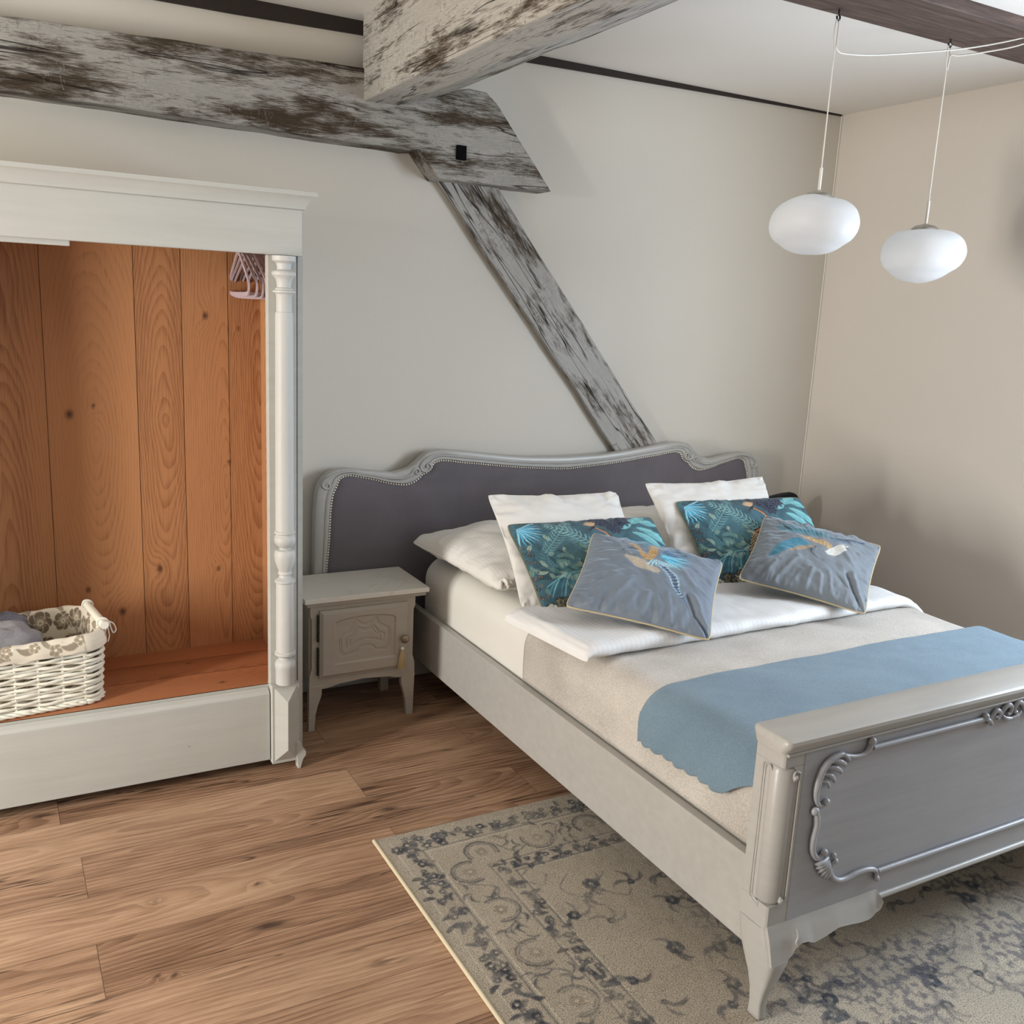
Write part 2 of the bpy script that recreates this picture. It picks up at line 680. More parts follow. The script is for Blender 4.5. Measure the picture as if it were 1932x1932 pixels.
M_blanket = _fleece('beige_fleece', (168, 161, 152), (216, 209, 200))
M_throw = _fleece('blue_fleece', (100, 125, 142), (124, 148, 164), 300)
M_towel = _fleece('grey_towelling', (128, 126, 130), (182, 180, 182), 500)
M_towel2 = _fleece('slate_towelling', (84, 84, 96), (138, 136, 146), 350)
M_wicker = mat_paint('white_wicker', (232, 229, 214), (20, 20, 20), 6, 0.45, 0.0004, 0)
M_lilac = mat_fabric('lilac_flock', (178, 160, 168), 6, 500, 0.9, 0.3)
M_tassel = mat_fabric('straw_tassel', (196, 172, 126), 14, 900, 0.8, 0.2)
M_gold = mat_fabric('gold_piping', (196, 178, 140), 10, 900, 0.6, 0.1)


def _marble():
    m = NT('white_stone')
    v = m.obj()
    n = m.math('ABSOLUTE', m.math('SUBTRACT', m.noise(m.map(v, (1, 1, 1), (1.3, 0.2, 0), (0, 0, 0.5)), 3.0, 4, 0.5, 1.0), 0.5))
    k = m.math('SUBTRACT', 1.0, m.rampf(n, 0.0, 0.02))
    c = m.mix(m.math('MULTIPLY', k, 0.22), L((222, 218, 208)), L((170, 160, 150)))
    return m.out(c, 0.4, None, spec=0.4)


M_stone = _marble()


def _glass():
    m = NT('opal_glass')
    n = m.noise(m.obj(), 9, 3, 0.5)
    c = m.mix(n, L((236, 236, 236)), L((246, 246, 246)))
    m.out(c, 0.4, None, spec=0.35)
    tr = m.n('ShaderNodeBsdfTranslucent')
    m.put(tr.inputs[0], c)
    mx = m.n('ShaderNodeMixShader')
    mx.inputs[0].default_value = 0.5
    m.t.links.new(m.b.outputs[0], mx.inputs[1])
    m.t.links.new(tr.outputs[0], mx.inputs[2])
    m.t.links.new(mx.outputs[0], m.t.nodes['Material Output'].inputs[0])
    return m.mat


M_opal = _glass()

# ------------------------------------------------------------------ room shell
CZ = 2.519
WY = 3.51
WX = 3.667
LX = -2.62
FY = -2.5
# floor: planks laid as separate islands of one mesh
V = []
fl = MB()
att = {'rnd': [], 'phase': [], 'knot': [], 'gap': []}
y0s = 2.622
pw = 0.2025
k = -26
eyes = [(0.543, 2.113, 0.042, 0.014), (0.07, 2.90, 0.045, 0.011), (0.30, 2.33, 0.008, 0.006), (0.56, 2.30, 0.008, 0.006), (1.02, 2.52, 0.03, 0.01), (0.26, 2.04, 0.004, 0.004), (0.30, 2.03, 0.004, 0.004), (1.0, 2.13, 0.012, 0.007)]
while True:
    ya = y0s + pw * k
    yb = ya + pw
    k += 1
    if ya > WY + 0.25:
        break
    if yb < FY:
        continue
    kk = round((ya - y0s) / pw)
    x0 = 0.985 if kk % 2 == 0 else 0.150
    if kk == 1:
        x0 = 0.112
    x0 -= 1.355 * 5
    while x0 < WX:
        xa, xb = x0, x0 + 1.355
        x0 += 1.355
        if xb < LX:
            continue
        xa = max(xa, LX)
        xb2 = min(xb, WX)
        yb2 = min(yb, WY)
        fine = (xb > -0.3 and xa < 2.2 and ya > 1.3)
        g = 0.0013
        nx = max(2, int((xb2 - xa) / (0.012 if fine else 0.2)))
        ny = 18 if fine else 3
        xs = np.concatenate([[xa, xa + g], np.linspace(xa + 2 * g, xb2 - 2 * g, nx), [xb2 - g, xb2]])
        ys = np.concatenate([[ya, ya + g], np.linspace(ya + 2 * g, yb2 - 2 * g, ny), [yb2 - g, yb2]])
        X, Y = np.meshgrid(xs, ys, indexing='ij')
        r = rng.random()
        gap = np.ones_like(X)
        gap[1:-1, 1:-1] = 0
        yc = ya + rng.uniform(-0.05, 0.25)
        d = 0.03 + 0.12 * (X - xa) * rng.uniform(-1, 1) + 0.05 * fbm(X * 1.2, Y * 2, int(r * 1000), 3)
        R = np.sqrt((Y - yc) ** 2 + d ** 2)
        kn = np.zeros_like(X)
        for (ex, ey, ea, eb) in eyes:
            if ya <= ey < yb:
                q = ((X - ex) / (ea * 4)) ** 2 + ((Y - ey) / (eb * 3.2)) ** 2
                R = R + 0.03 * np.exp(-q)
                kn = np.maximum(kn, np.exp(-(((X - ex) / ea) ** 2 + ((Y - ey + 0.1 * (X - ex)) / eb) ** 2) * 1.2))
        ph = R / 0.016 + 0.35 * fbm(X * 3, Y * 14, 5, 2)
        Z = np.zeros_like(X) - gap * 0.0006
        fl.grid(np.stack([X, Y, Z], -1))
        n = X.size
        att['rnd'] += [r] * n
        att['phase'] += ph.ravel().tolist()
        att['knot'] += (np.clip(kn * 1.3, 0, 0.95)).ravel().tolist()
        att['gap'] += (gap * 0.9).ravel().tolist()
M_floor = mat_floor()
struct(fl.build('floor', M_floor, attrs=att, recalc=False))
slab = MB().box(LX - 0.1, WX + 0.1, FY - 0.1, WY + 0.1, -0.12, -0.004)
struct(slab.build('trim_3', M_trimdark))

struct(MB().box(LX - 0.1, WX + 0.1, WY, WY + 0.12, -0.1, CZ + 0.1).build('wall_back', M_wall))


def wall_with_hole(name, mat, axis, c0, c1, a0, a1, ha0, ha1, hz0, hz1):
    b = MB()
    for (p0, p1, q0, q1) in ((a0, ha0, -0.1, CZ + 0.1), (ha1, a1, -0.1, CZ + 0.1), (ha0, ha1, -0.1, hz0), (ha0, ha1, hz1, CZ + 0.1)):
        if axis == 'x':
            b.box(c0, c1, p0, p1, q0, q1)
        else:
            b.box(p0, p1, c0, c1, q0, q1)
    return struct(b.build(name, mat))


wall_with_hole('wall_right', M_wallr, 'x', WX, WX + 0.12, FY, WY + 0.1, 0.64, 1.60, 0.80, 2.10)
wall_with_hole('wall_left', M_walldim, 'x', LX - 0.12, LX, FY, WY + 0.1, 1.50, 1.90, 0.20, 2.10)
wall_with_hole('wall_front', M_walldim, 'y', FY - 0.12, FY, LX - 0.1, WX + 0.1, -0.15, 1.95, 0.80, 2.20)  # opening added for the front fill
struct(MB().box(LX - 0.1, WX + 0.1, FY - 0.1, WY + 0.1, CZ, CZ + 0.12).build('ceiling', M_ceil))


def win_frame(name, axis, c, a0, a1, z0, z1):
    b = MB()
    w = 0.05
    for (p0, p1, q0, q1) in ((a0, a0 + w, z0, z1), (a1 - w, a1, z0, z1), (a0, a1, z0, z0 + w), (a0, a1, z1 - w, z1)):
        if axis == 'x':
            b.box(c - 0.02, c + 0.02, p0, p1, q0, q1)
        else:
            b.box(p0, p1, c - 0.02, c + 0.02, q0, q1)
    struct(b.build(name, M_whiteplastic))


win_frame('window_1', 'x', LX - 0.02, 1.50, 1.90, 0.20, 2.10)
win_frame('window_2', 'x', WX + 0.02, 0.64, 1.60, 0.80, 2.10)
win_frame('fill_opening_frame', 'y', FY - 0.02, -0.15, 1.95, 0.80, 2.20)  # frame added around the front fill's opening
M_base = mat_paint('baseboard_paint', (190, 188, 182), (2, 20, 20), 3, 0.5)
struct(MB().box(LX, WX, WY - 0.014, WY, 0, 0.07).build('baseboard_back', M_base, bevel=0.003))
struct(MB().box(WX - 0.014, WX, FY, WY - 0.014, 0, 0.07).build('baseboard_right', M_base, bevel=0.003))
# dark tapering strip of timber where the back wall meets the ceiling
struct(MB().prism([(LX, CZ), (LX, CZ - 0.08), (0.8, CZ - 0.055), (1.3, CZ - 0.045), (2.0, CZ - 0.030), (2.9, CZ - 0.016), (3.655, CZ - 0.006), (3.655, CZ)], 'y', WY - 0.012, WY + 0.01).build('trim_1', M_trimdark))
# slim bead of paint down the wall corner
struct(MB().tube([(WX - 0.004, WY - 0.004, 0.07), (WX - 0.004, WY - 0.004, CZ - 0.004)], 0.004, 6).build('trim_2', M_whiteplastic))


# ------------------------------------------------------------------ timbers
def hewn(name, poly, y0, y1, label, cat='beam', amp=0.0022, seed=1):
    """poly (x,z) extruded in y, edges wobbling like hand hewn timber"""
    P = []
    n = len(poly)
    for i in range(n):
        a = np.array(poly[i])
        b = np.array(poly[(i + 1) % n])
        m = max(1, int(np.linalg.norm(b - a) / 0.06))
        for t in range(m):
            p = a + (b - a) * t / m
            if t:
                nn = np.array([b[1] - a[1], a[0] - b[0]])
                nn /= np.linalg.norm(nn)
                p = p + nn * amp * float(fbm(p[0] * 6 + seed, p[1] * 6, seed, 3))
            P.append(tuple(p))
    b = MB().prism(P, 'y', y0, y1)
    o = b.build(name, M_beam, bevel=0.006, seg=2)
    return tag(o, label, cat)


hewn('wall_beam', [(LX, 2.10), (0.088, 2.108), (0.7, 2.100), (1.405, 2.090), (1.443, 2.097), (1.522, 2.003), (2.013, 2.003), (1.756, 2.295), (1.709, 2.33), (1.636, 2.333), (1.5, 2.30), (1.42, 2.33), (1.231, 2.342), (0.101, 2.318), (LX, 2.30)], 3.40, WY + 0.02,
     'long horizontal whitewashed timber beam on the back wall above the wardrobe, with pointed end')
peg = MB().box(1.589, 1.630, 3.392, 3.42, 2.078, 2.130)
tag(peg.build('peg', M_peg, bevel=0.003), 'square black peg in the pointed end of the wall beam', 'peg')


def slanted(name, p0, p1, wid, yf, yb, label, off=0.0):
    """diagonal brace: local X runs along the timber"""
    p0 = np.array(p0)
    p1 = np.array(p1)
    Ln = np.linalg.norm(p1 - p0)
    ang = math.atan2(p1[1] - p0[1], p1[0] - p0[0])
    n = 26
    b = MB()
    secs = []
    for i in range(n + 1):
        t = i / n
        x = Ln * t
        w0 = wid[0] + (wid[1] - wid[0]) * t
        a = w0 / 2 + 0.004 * float(perlin(x * 5, 0.3, 3))
        c = w0 / 2 + 0.005 * float(perlin(x * 4, 7.3, 4))
        secs.append([(x, yf + 0.004 * float(perlin(x * 4, 2.2, 9)), a), (x, yb, a), (x, yb, -c), (x, yf, -c)])
    b.loft(secs)
    o = b.build(name, M_beamb, bevel=0.008)
    o.location = (p0[0], 0, p0[1])
    o.rotation_euler = (0, -ang, 0)
    return tag(o, label, 'beam')


# centre line of the brace, from under the wall beam down behind the headboard
slanted('diagonal_brace', (1.5668, 2.1406), (2.8398, 0.6483), (0.196, 0.198), 3.474, WY, 'diagonal whitewashed timber brace running from the wall beam down behind the headboard')


def ceiling_beam():
    prof = [(0.0, CZ - 2.235 + 0.02), (0.0, 0.0), (0.131, 0.0), (0.235, 0.035), (0.335, 0.075), (0.335, CZ - 2.235 + 0.02)]
    n = 70
    secs = []
    for i in range(n + 1):
        x = 5.6 * i / n
        s = []
        for j, (w, h) in enumerate(prof):
            dw = 0.007 * float(fbm(x * 2.2, j * 3.1, 5, 3)) if h < 0.2 else 0
            dh = 0.005 * float(fbm(x * 2.0, j * 5.7 + 3, 6, 3)) if h < 0.2 else 0
            s.append((x, w + dw, h + dh))
        secs.append(s)
    o = MB().loft(secs).build('ceiling_beam', M_beamc, bevel=0.006)
    # local X runs towards the camera (-Y), local Y runs +X
    o.matrix_world = Matrix(((0, 1, 0, 1.225), (-1, 0, 0, 3.42), (0, 0, 1, 2.235), (0, 0, 0, 1)))
    return tag(o, 'massive whitewashed ceiling beam running from the wall beam towards the viewer', 'beam')


ceiling_beam()
db = MB()
db.box(1.57, WX + 0.02, 2.10, 2.345, 2.48, CZ + 0.02)
tag(db.build('dark_ceiling_beam', M_dark, bevel=0.004), 'dark brown ceiling beam carrying the two pendant lamps', 'beam')

# ------------------------------------------------------------------ wardrobe
wd = thing('wardrobe', 'large off-white painted open wardrobe with turned columns and bare pine interior', 'wardrobe', (0.12, 3.2, 0))
X0, X1 = -0.60, 0.845        # outer faces of the front
FYW = 2.92                   # front plane of the stiles
# cornice: cove profile mitred round the right corner
cprof = [(0.000, 1.800), (0.008, 1.803), (0.008, 1.808), (0.012, 1.818), (0.020, 1.829), (0.030, 1.837), (0.036, 1.840), (0.036, 1.852), (0.0, 1.852)]
b = MB()
secs = []
for (cx, cy) in ((X0, 1), (X0, 0), (X1 + 0.012, 0), (X1 + 0.012, 1)):
    s = []
    for (o_, z) in cprof:
        sx = -1 if cx < 0 else 1
        if cy == 0:
            s.append((cx + sx * o_, FYW - 0.022 - o_, z))
        else:
            s.append((cx + sx * o_, WY - 0.03, z))
    secs.append(s)
b.loft(secs)
b.build('cornice', M_wardh, wd, smooth=30)
b = MB().box(X0, X1 + 0.012, FYW - 0.022, FYW + 0.012, 1.668, 1.802)
b.build('frieze_board', M_wardh, wd, bevel=0.002)
b = MB().box(X0, X1 + 0.012, FYW + 0.012, WY - 0.03, 1.70, 1.80)
b.build('top_box', M_wardh, wd)
b = MB().box(-0.10, 0.220, FYW - 0.008, FYW + 0.01, 1.654, 1.672)
b.build('door_stop', M_wardh, wd, bevel=0.002)
# stiles, sides
for sx in (0, 1):
    xa = 0.757 if sx else X0
    MB().box(xa, xa + 0.088, FYW, FYW + 0.03, 0.30, 1.668).build('stile', M_ward, wd, bevel=0.002)
    xs = 0.852 if sx else X0 - 0.012
    MB().box(xs, xs + 0.016, FYW + 0.012, WY - 0.03, 0.03, 1.802).build('outer_side', M_ward, wd)
# plinth and skirting board below the opening
b = MB().box(X0 + 0.088, 0.752, FYW - 0.012, FYW + 0.012, 0.040, 0.272)
b.prism([(FYW - 0.012, 0.272), (FYW - 0.004, 0.283), (FYW + 0.012, 0.290), (FYW + 0.012, 0.272)], 'x', X0 + 0.088, 0.752)
b.build('plinth_board', M_wardh, wd, bevel=0.0015)
b = MB().box(X0 + 0.07, 0.757, FYW + 0.014, FYW + 0.034, 0.20, 0.2985)
b.build('shelf_lip', mat_paint('wardrobe_lip_paint', (178, 178, 170), (1.2, 14, 14), 8, 0.5, 0.0008, 1.0), wd)


def pine_panel(name, bounds, z0, z1, fixed, mode, mat, knots, seed, res=0.005):
    """planks in a plane; mode 'back': a=x,b=z at y=fixed; 'side': a=y,b=z at x=fixed; 'shelf': a=y,b=x at z=fixed"""
    mb = MB()
    at = {'phase': [], 'tone': [], 'knot': []}
    rg = np.random.default_rng(seed)
    for i in range(len(bounds) - 1):
        a0, a1 = bounds[i] + 0.001, bounds[i + 1] - 0.001
        na = max(4, int((a1 - a0) / res))
        nb = max(4, int((z1 - z0) / (res * 1.8)))
        A, B = np.meshgrid(np.linspace(a0, a1, na), np.linspace(z0, z1, nb), indexing='ij')
        ac = rg.uniform(a0, a1)
        sl = rg.choice([-1, 1]) * rg.uniform(0.06, 0.22)
        d = 0.02 + np.abs(sl * (B - z0 - rg.uniform(0, z1 - z0))) + 0.02 * fbm(B * 1.3, A * 1.0, seed + i, 2)
        R = np.sqrt((A - ac + 0.01 * fbm(B * 1.5, A * 2, seed + 40 + i, 3)) ** 2 + d ** 2)
        kn = np.zeros_like(A)
        for (ka, kb, kr) in knots:
            if a0 - 0.02 < ka < a1 + 0.02:
                q = ((A - ka) / (kr * 3.0)) ** 2 + ((B - kb) / (kr * 5.5)) ** 2
                R = R + 0.022 * np.exp(-q) * (kr / 0.012)
                rr = np.sqrt((A - ka) ** 2 + ((B - kb) * 0.8) ** 2)
                kn = np.maximum(kn, np.clip(1.25 - rr / kr, 0, 1))
        ph = R / rg.uniform(0.0060, 0.0095) + 0.45 * fbm(A * 14, B * 3.5, seed + 9, 3)
        tone = rg.uniform(-0.10, 0.14) + 0.16 * fbm(A * 9, B * 0.5, seed + 77 + i, 2)
        if mode == 'back':
            P = np.stack([A, np.full_like(A, fixed), B], -1)
        elif mode == 'side':
            P = np.stack([np.full_like(A, fixed), A, B], -1)
        else:
            P = np.stack([B, A, np.full_like(A, fixed)], -1)
        mb.grid(P)
        at['phase'] += ph.ravel().tolist()
        at['tone'] += (tone * np.ones_like(A)).ravel().tolist()
        at['knot'] += (kn * 0.9).ravel().tolist()
    # solid backing slightly behind the boards
    n0 = len(mb.v)
    bs = 0.0015
    if mode == 'back':
        mb.box(bounds[0], bounds[-1], fixed + bs, fixed + 0.015, z0, z1)
    elif mode == 'side':
        mb.box(fixed + bs, fixed + 0.006, bounds[0], bounds[-1], z0, z1) if fixed > 0 else mb.box(fixed - 0.006, fixed - bs, bounds[0], bounds[-1], z0, z1)
    else:
        mb.box(z0, z1, bounds[0], bounds[-1], fixed - 0.02, fixed - bs)
    m = len(mb.v) - n0
    at['phase'] += [0] * m
    at['tone'] += [0.9] * m
    at['knot'] += [0.8] * m
    return mb.build(name, mat, wd, attrs=at, recalc=False)


M_pine = mat_pine('pine_back', 'z', 1, ((178, 128, 88), (128, 79, 49)))
M_pines = mat_pine('pine_shelf', 'x', 1, ((164, 108, 74), (116, 70, 46)))
pine_panel('back_panel', [-0.59, -0.33, -0.11, 0.163, 0.436, 0.583, 0.735, 0.851], 0.29, 1.70, 3.36, 'back', M_pine,
           [(0.66, 1.472, 0.011), (0.769, 1.432, 0.006), (0.258, 0.55, 0.010), (0.363, 0.462, 0.013), (0.228, 1.144, 0.014), (0.30, 1.17, 0.007), (0.489, 0.603, 0.012), (0.688, 0.585, 0.008), (0.731, 0.97, 0.007), (-0.02, 0.9, 0.012)], 11)
pine_panel('side_panel', [2.952, 3.10, 3.25, 3.36], 0.29, 1.70, 0.845, 'side', M_pine, [], 23)
pine_panel('side_panel', [2.952, 3.10, 3.25, 3.36], 0.29, 1.70, -0.592, 'side', M_pine, [], 25)
pine_panel('bottom_shelf', [2.935, 3.10, 3.24, 3.365], -0.59, 0.847, 0.30, 'shelf', M_pines, [(3.0, 0.62, 0.009), (3.21, 0.55, 0.008)], 31)
MB().tube([(X0 + 0.0, 3.18, 1.705), (0.845, 3.18, 1.705)], 0.012, 12).build('hanging_rail', M_steel, wd, smooth=40)

cp = [(62, 40), (78, 39), (80, 36), (86, 26), (100, 23), (106, 24), (112, 38), (117, 41), (124, 40), (132, 32), (140, 27), (158, 24), (164, 25), (168, 31), (172, 30), (175, 38), (181, 38), (184, 30), (190, 26.5), (244, 26.5), (246, 29), (252, 30), (300, 30.5), (600, 32), (1000, 33), (1003, 37), (1010, 37), (1014, 32), (1018, 32), (1022, 36), (1034, 38), (1046, 36), (1056, 28), (1063, 20), (1068, 20), (1072, 33), (1080, 37), (1092, 38), (1110, 36), (1130, 30), (1150, 22), (1155, 25), (1160, 25), (1164, 20), (1172, 22), (1178, 30), (1182, 37), (1189, 37), (1193, 31), (1200, 32), (1450, 33.5), (1453, 38), (1463, 38), (1468, 30), (1473, 23), (1480, 24), (1488, 34), (1500, 38), (1514, 37), (1520, 35), (1575, 35)]
prof = []
for (yc, hw) in cp:
    v_ = 450 + 0.533 * yc
    prof.append((hw * 0.533 / 1790 * 2.93, 1.66420 + (v_ - 484) / (1290 - 484) * (0.30945 - 1.66420)))
for sx in (0, 1):
    cx = 0.800 if sx else X0 + 0.045
    MB().lathe(prof[::-1], cx, 2.897, 32).build('turned_column', M_colm, wd, smooth=35)
    xa = 0.755 if sx else X0
    b = MB().box(xa, xa + 0.090, 2.890, 2.945, 0.030, 0.305)
    # faceted diamond block
    xi0, xi1, za, zb_ = xa + 0.008, xa + 0.082, 0.040, 0.298
    xm = (xi0 + xi1) / 2
    yb, yr = 2.890, 2.862
    Vv = [(xi0, yb, za), (xi1, yb, za), (xi1, yb, zb_), (xi0, yb, zb_), (xm, yr, za + 0.045), (xm, yr, zb_ - 0.045)]
    b.add(Vv, [(0, 1, 4), (1, 2, 5, 4), (2, 3, 5), (3, 0, 4, 5)])
    b.build('pedestal_block', M_ward, wd, bevel=0.0012, recalc=False)
    # little scrolled bracket foot
    fx = xa + 0.078 if sx else xa + 0.004
    MB().prism([(fx + 0.012, 0.10), (fx + 0.020, 0.085), (fx + 0.022, 0.070), (fx + 0.034, 0.060), (fx + 0.034, 0.045), (fx + 0.024, 0.030), (fx + 0.016, 0.0), (fx + 0.006, 0.0), (fx + 0.004, 0.03), (fx, 0.05), (fx, 0.10)], 'y', 2.885, 2.915).build('bracket_foot', M_ward, wd, bevel=0.002)
for xx in (-0.50, 0.78):
    MB().box(xx, xx + 0.06, 3.36, 3.44, 0.0, 0.04).build('back_foot', M_ward, wd)
MB().box(X0, 0.852, FYW + 0.03, WY - 0.05, 0.04, 0.28).build('carcass', M_trimdark, wd)

# ------------------------------------------------------------------ clothes hangers
ordw = ['leftmost and foremost', 'second from the left', 'third from the left', 'fourth from the left', 'fifth from the left', 'sixth from the left', 'seventh from the left', 'rightmost']
h0 = None


def hanger_body():
    y0, y1 = -0.20, 0.20
    pts = [(0, y0, -0.118), (0, y0 + 0.004, -0.088), (0, -0.10, -0.038), (0, -0.02, -0.002), (0, 0.02, -0.002), (0, 0.10, -0.038), (0, y1 - 0.004, -0.088), (0, y1, -0.118), (0, y1 - 0.03, -0.128), (0, 0.0, -0.130), (0, y0 + 0.03, -0.128)]
    P = smoothpath(pts, 70, True)
    b = MB()
    # flat band: sections 5 mm thick, 9 mm tall
    n = len(P)
    T = np.roll(P, -1, 0) - np.roll(P, 1, 0)
    T /= np.linalg.norm(T, axis=1)[:, None]
    Nn = np.stack([np.zeros(n), -T[:, 2], T[:, 1]], 1)
    secs = []
    for i in range(n):
        p, q = P[i], Nn[i]
        e = np.array([1, 0, 0])
        secs.append([p + q * 0.006 - e * 0.0025, p + q * 0.006 + e * 0.0025, p - q * 0.006 + e * 0.0025, p - q * 0.006 - e * 0.0025])
    b.grid(np.array(secs), True, True)
    return b


for i in range(8):
    x = 0.731 + i * 0.0138
    tl = math.atan2(0.032, 0.40) * (1.0 if i == 0 else (0.35 if i % 2 else 0.1))
    lab = 'lilac flocked clothes hanger, %s of the row on the wardrobe rail' % ordw[i]
    if i == 0:
        h0 = thing('clothes_hanger', lab, 'hanger', (0, 0, 0), 'lilac hangers on the wardrobe rail')
        hb = hanger_body().build('hanger_frame', M_lilac, h0, smooth=50)
        P = [(0, 0, 0.0), (0, 0, 0.022), (0, 0.006, 0.030)] + [(0, 0.016 * math.sin(a), 0.036 - 0.0165 * math.cos(a)) for a in np.linspace(0.6, 4.6, 14)]
        hk = MB().tube(smoothpath([(0, 0, -0.004), (0, 0, 0.006), (0, 0.013, 0.011), (0, 0.0165, 0.025), (0, 0.008, 0.039), (0, -0.008, 0.041), (0, -0.0165, 0.030)], 24), 0.0018, 6).build('hook', M_steel, h0, smooth=60)
        r = h0
    else:
        r = h0.copy()
        COL.objects.link(r)
        r['label'] = lab
        for ch in (hb, hk):
            c = ch.copy()
            COL.objects.link(c)
            c.parent = r
    r.location = (x, 3.18, 1.679 - (0.004 * (i % 3)))
    r.rotation_euler = (0, 0, -tl)

# ------------------------------------------------------------------ wicker basket
BZ = 0.301
bk = thing('wicker_basket', 'white wicker basket with a flowered lining on the wardrobe floor', 'basket', (0.10, 3.12, BZ))
BA = math.radians(7)
bw, bd, bh, br = 0.46, 0.30, 0.215, 0.055
# local frame: origin front right bottom corner, u to the left, v to the back
bo = np.array([0.262, 2.985])
ux = np.array([-math.cos(BA), -math.sin(BA)])
vx = np.array([-math.sin(BA), math.cos(BA)])


def rr_path(n, inset=0.0):
    """rounded rectangle, returns local points and outward normals by arc length"""
    w, d, r = bw - 2 * inset, bd - 2 * inset, br - inset * 0.5
    segs = [('l', w - 2 * r), ('a', math.pi * r / 2), ('l', d - 2 * r), ('a', math.pi * r / 2)] * 2
    tot = sum(s_[1] for s_ in segs)
    out = []
    for i in range(n):
        s_ = tot * i / n
        p = np.array([r, 0.0])
        ang = 0.0
        for kd, ln in segs:
            t = min(s_, ln)
            if kd == 'l':
                p = p + t * np.array([math.cos(ang), math.sin(ang)])
            else:
                c = p + r * np.array([-math.sin(ang), math.cos(ang)])
                a2 = ang + t / r
                p = c + r * np.array([math.sin(a2), -math.cos(a2)])
                ang = a2
            s_ -= t
            if s_ <= 1e-9:
                break
            if kd == 'a':
                ang = round(ang / (math.pi / 2)) * math.pi / 2
        nrm = np.array([math.sin(ang), -math.cos(ang)])
        out.append((p + inset, nrm))
    return out, tot


def b2w(p, z, flare=0.0):
    q = bo + ux * p[0] + vx * p[1]
    return (q[0], q[1], z)


pth, tot = rr_path(300)
nst = 22
b = MB()
rows = 16
for rI in range(rows):
    z = BZ + 0.016 + rI * 0.0113
    fl_ = 0.012 * rI / rows
    pts = []
    for i, (p, nn) in enumerate(pth):
        ph = math.pi * nst * i / len(pth) + math.pi * (rI % 2)
        off = fl_ + 0.0052 * math.sin(ph)
        zz = z + 0.0016 * math.sin(ph * 0.5 + rI) + 0.0012 * math.sin(i * 0.37 + rI * 2.1)
        q = p + nn * off
        pts.append(b2w(q, zz))
    b.tube(pts, 0.0051, 6, closed=True)
for j in range(3):
    pts = []
    for i, (p, nn) in enumerate(pth):
        a = 2 * math.pi * (i / 17.0) + j * 2.1
        q = p + nn * (0.004 + 0.005 * math.cos(a))
        pts.append(b2w(q, BZ + 0.009 + 0.0045 * math.sin(a)))
    b.tube(pts, 0.0045, 6, closed=True)
b.build('woven_body', M_wicker, bk, smooth=60)
b = MB()
for k in range(nst):
    i = int((k + 0.0) * len(pth) / nst)
    p, nn = pth[i]
    b.tube([b2w(p - nn * 0.001, BZ + 0.006), b2w(p + nn * 0.012, BZ + bh)], 0.0042, 6)
b.build('stakes', M_wicker, bk, smooth=60)


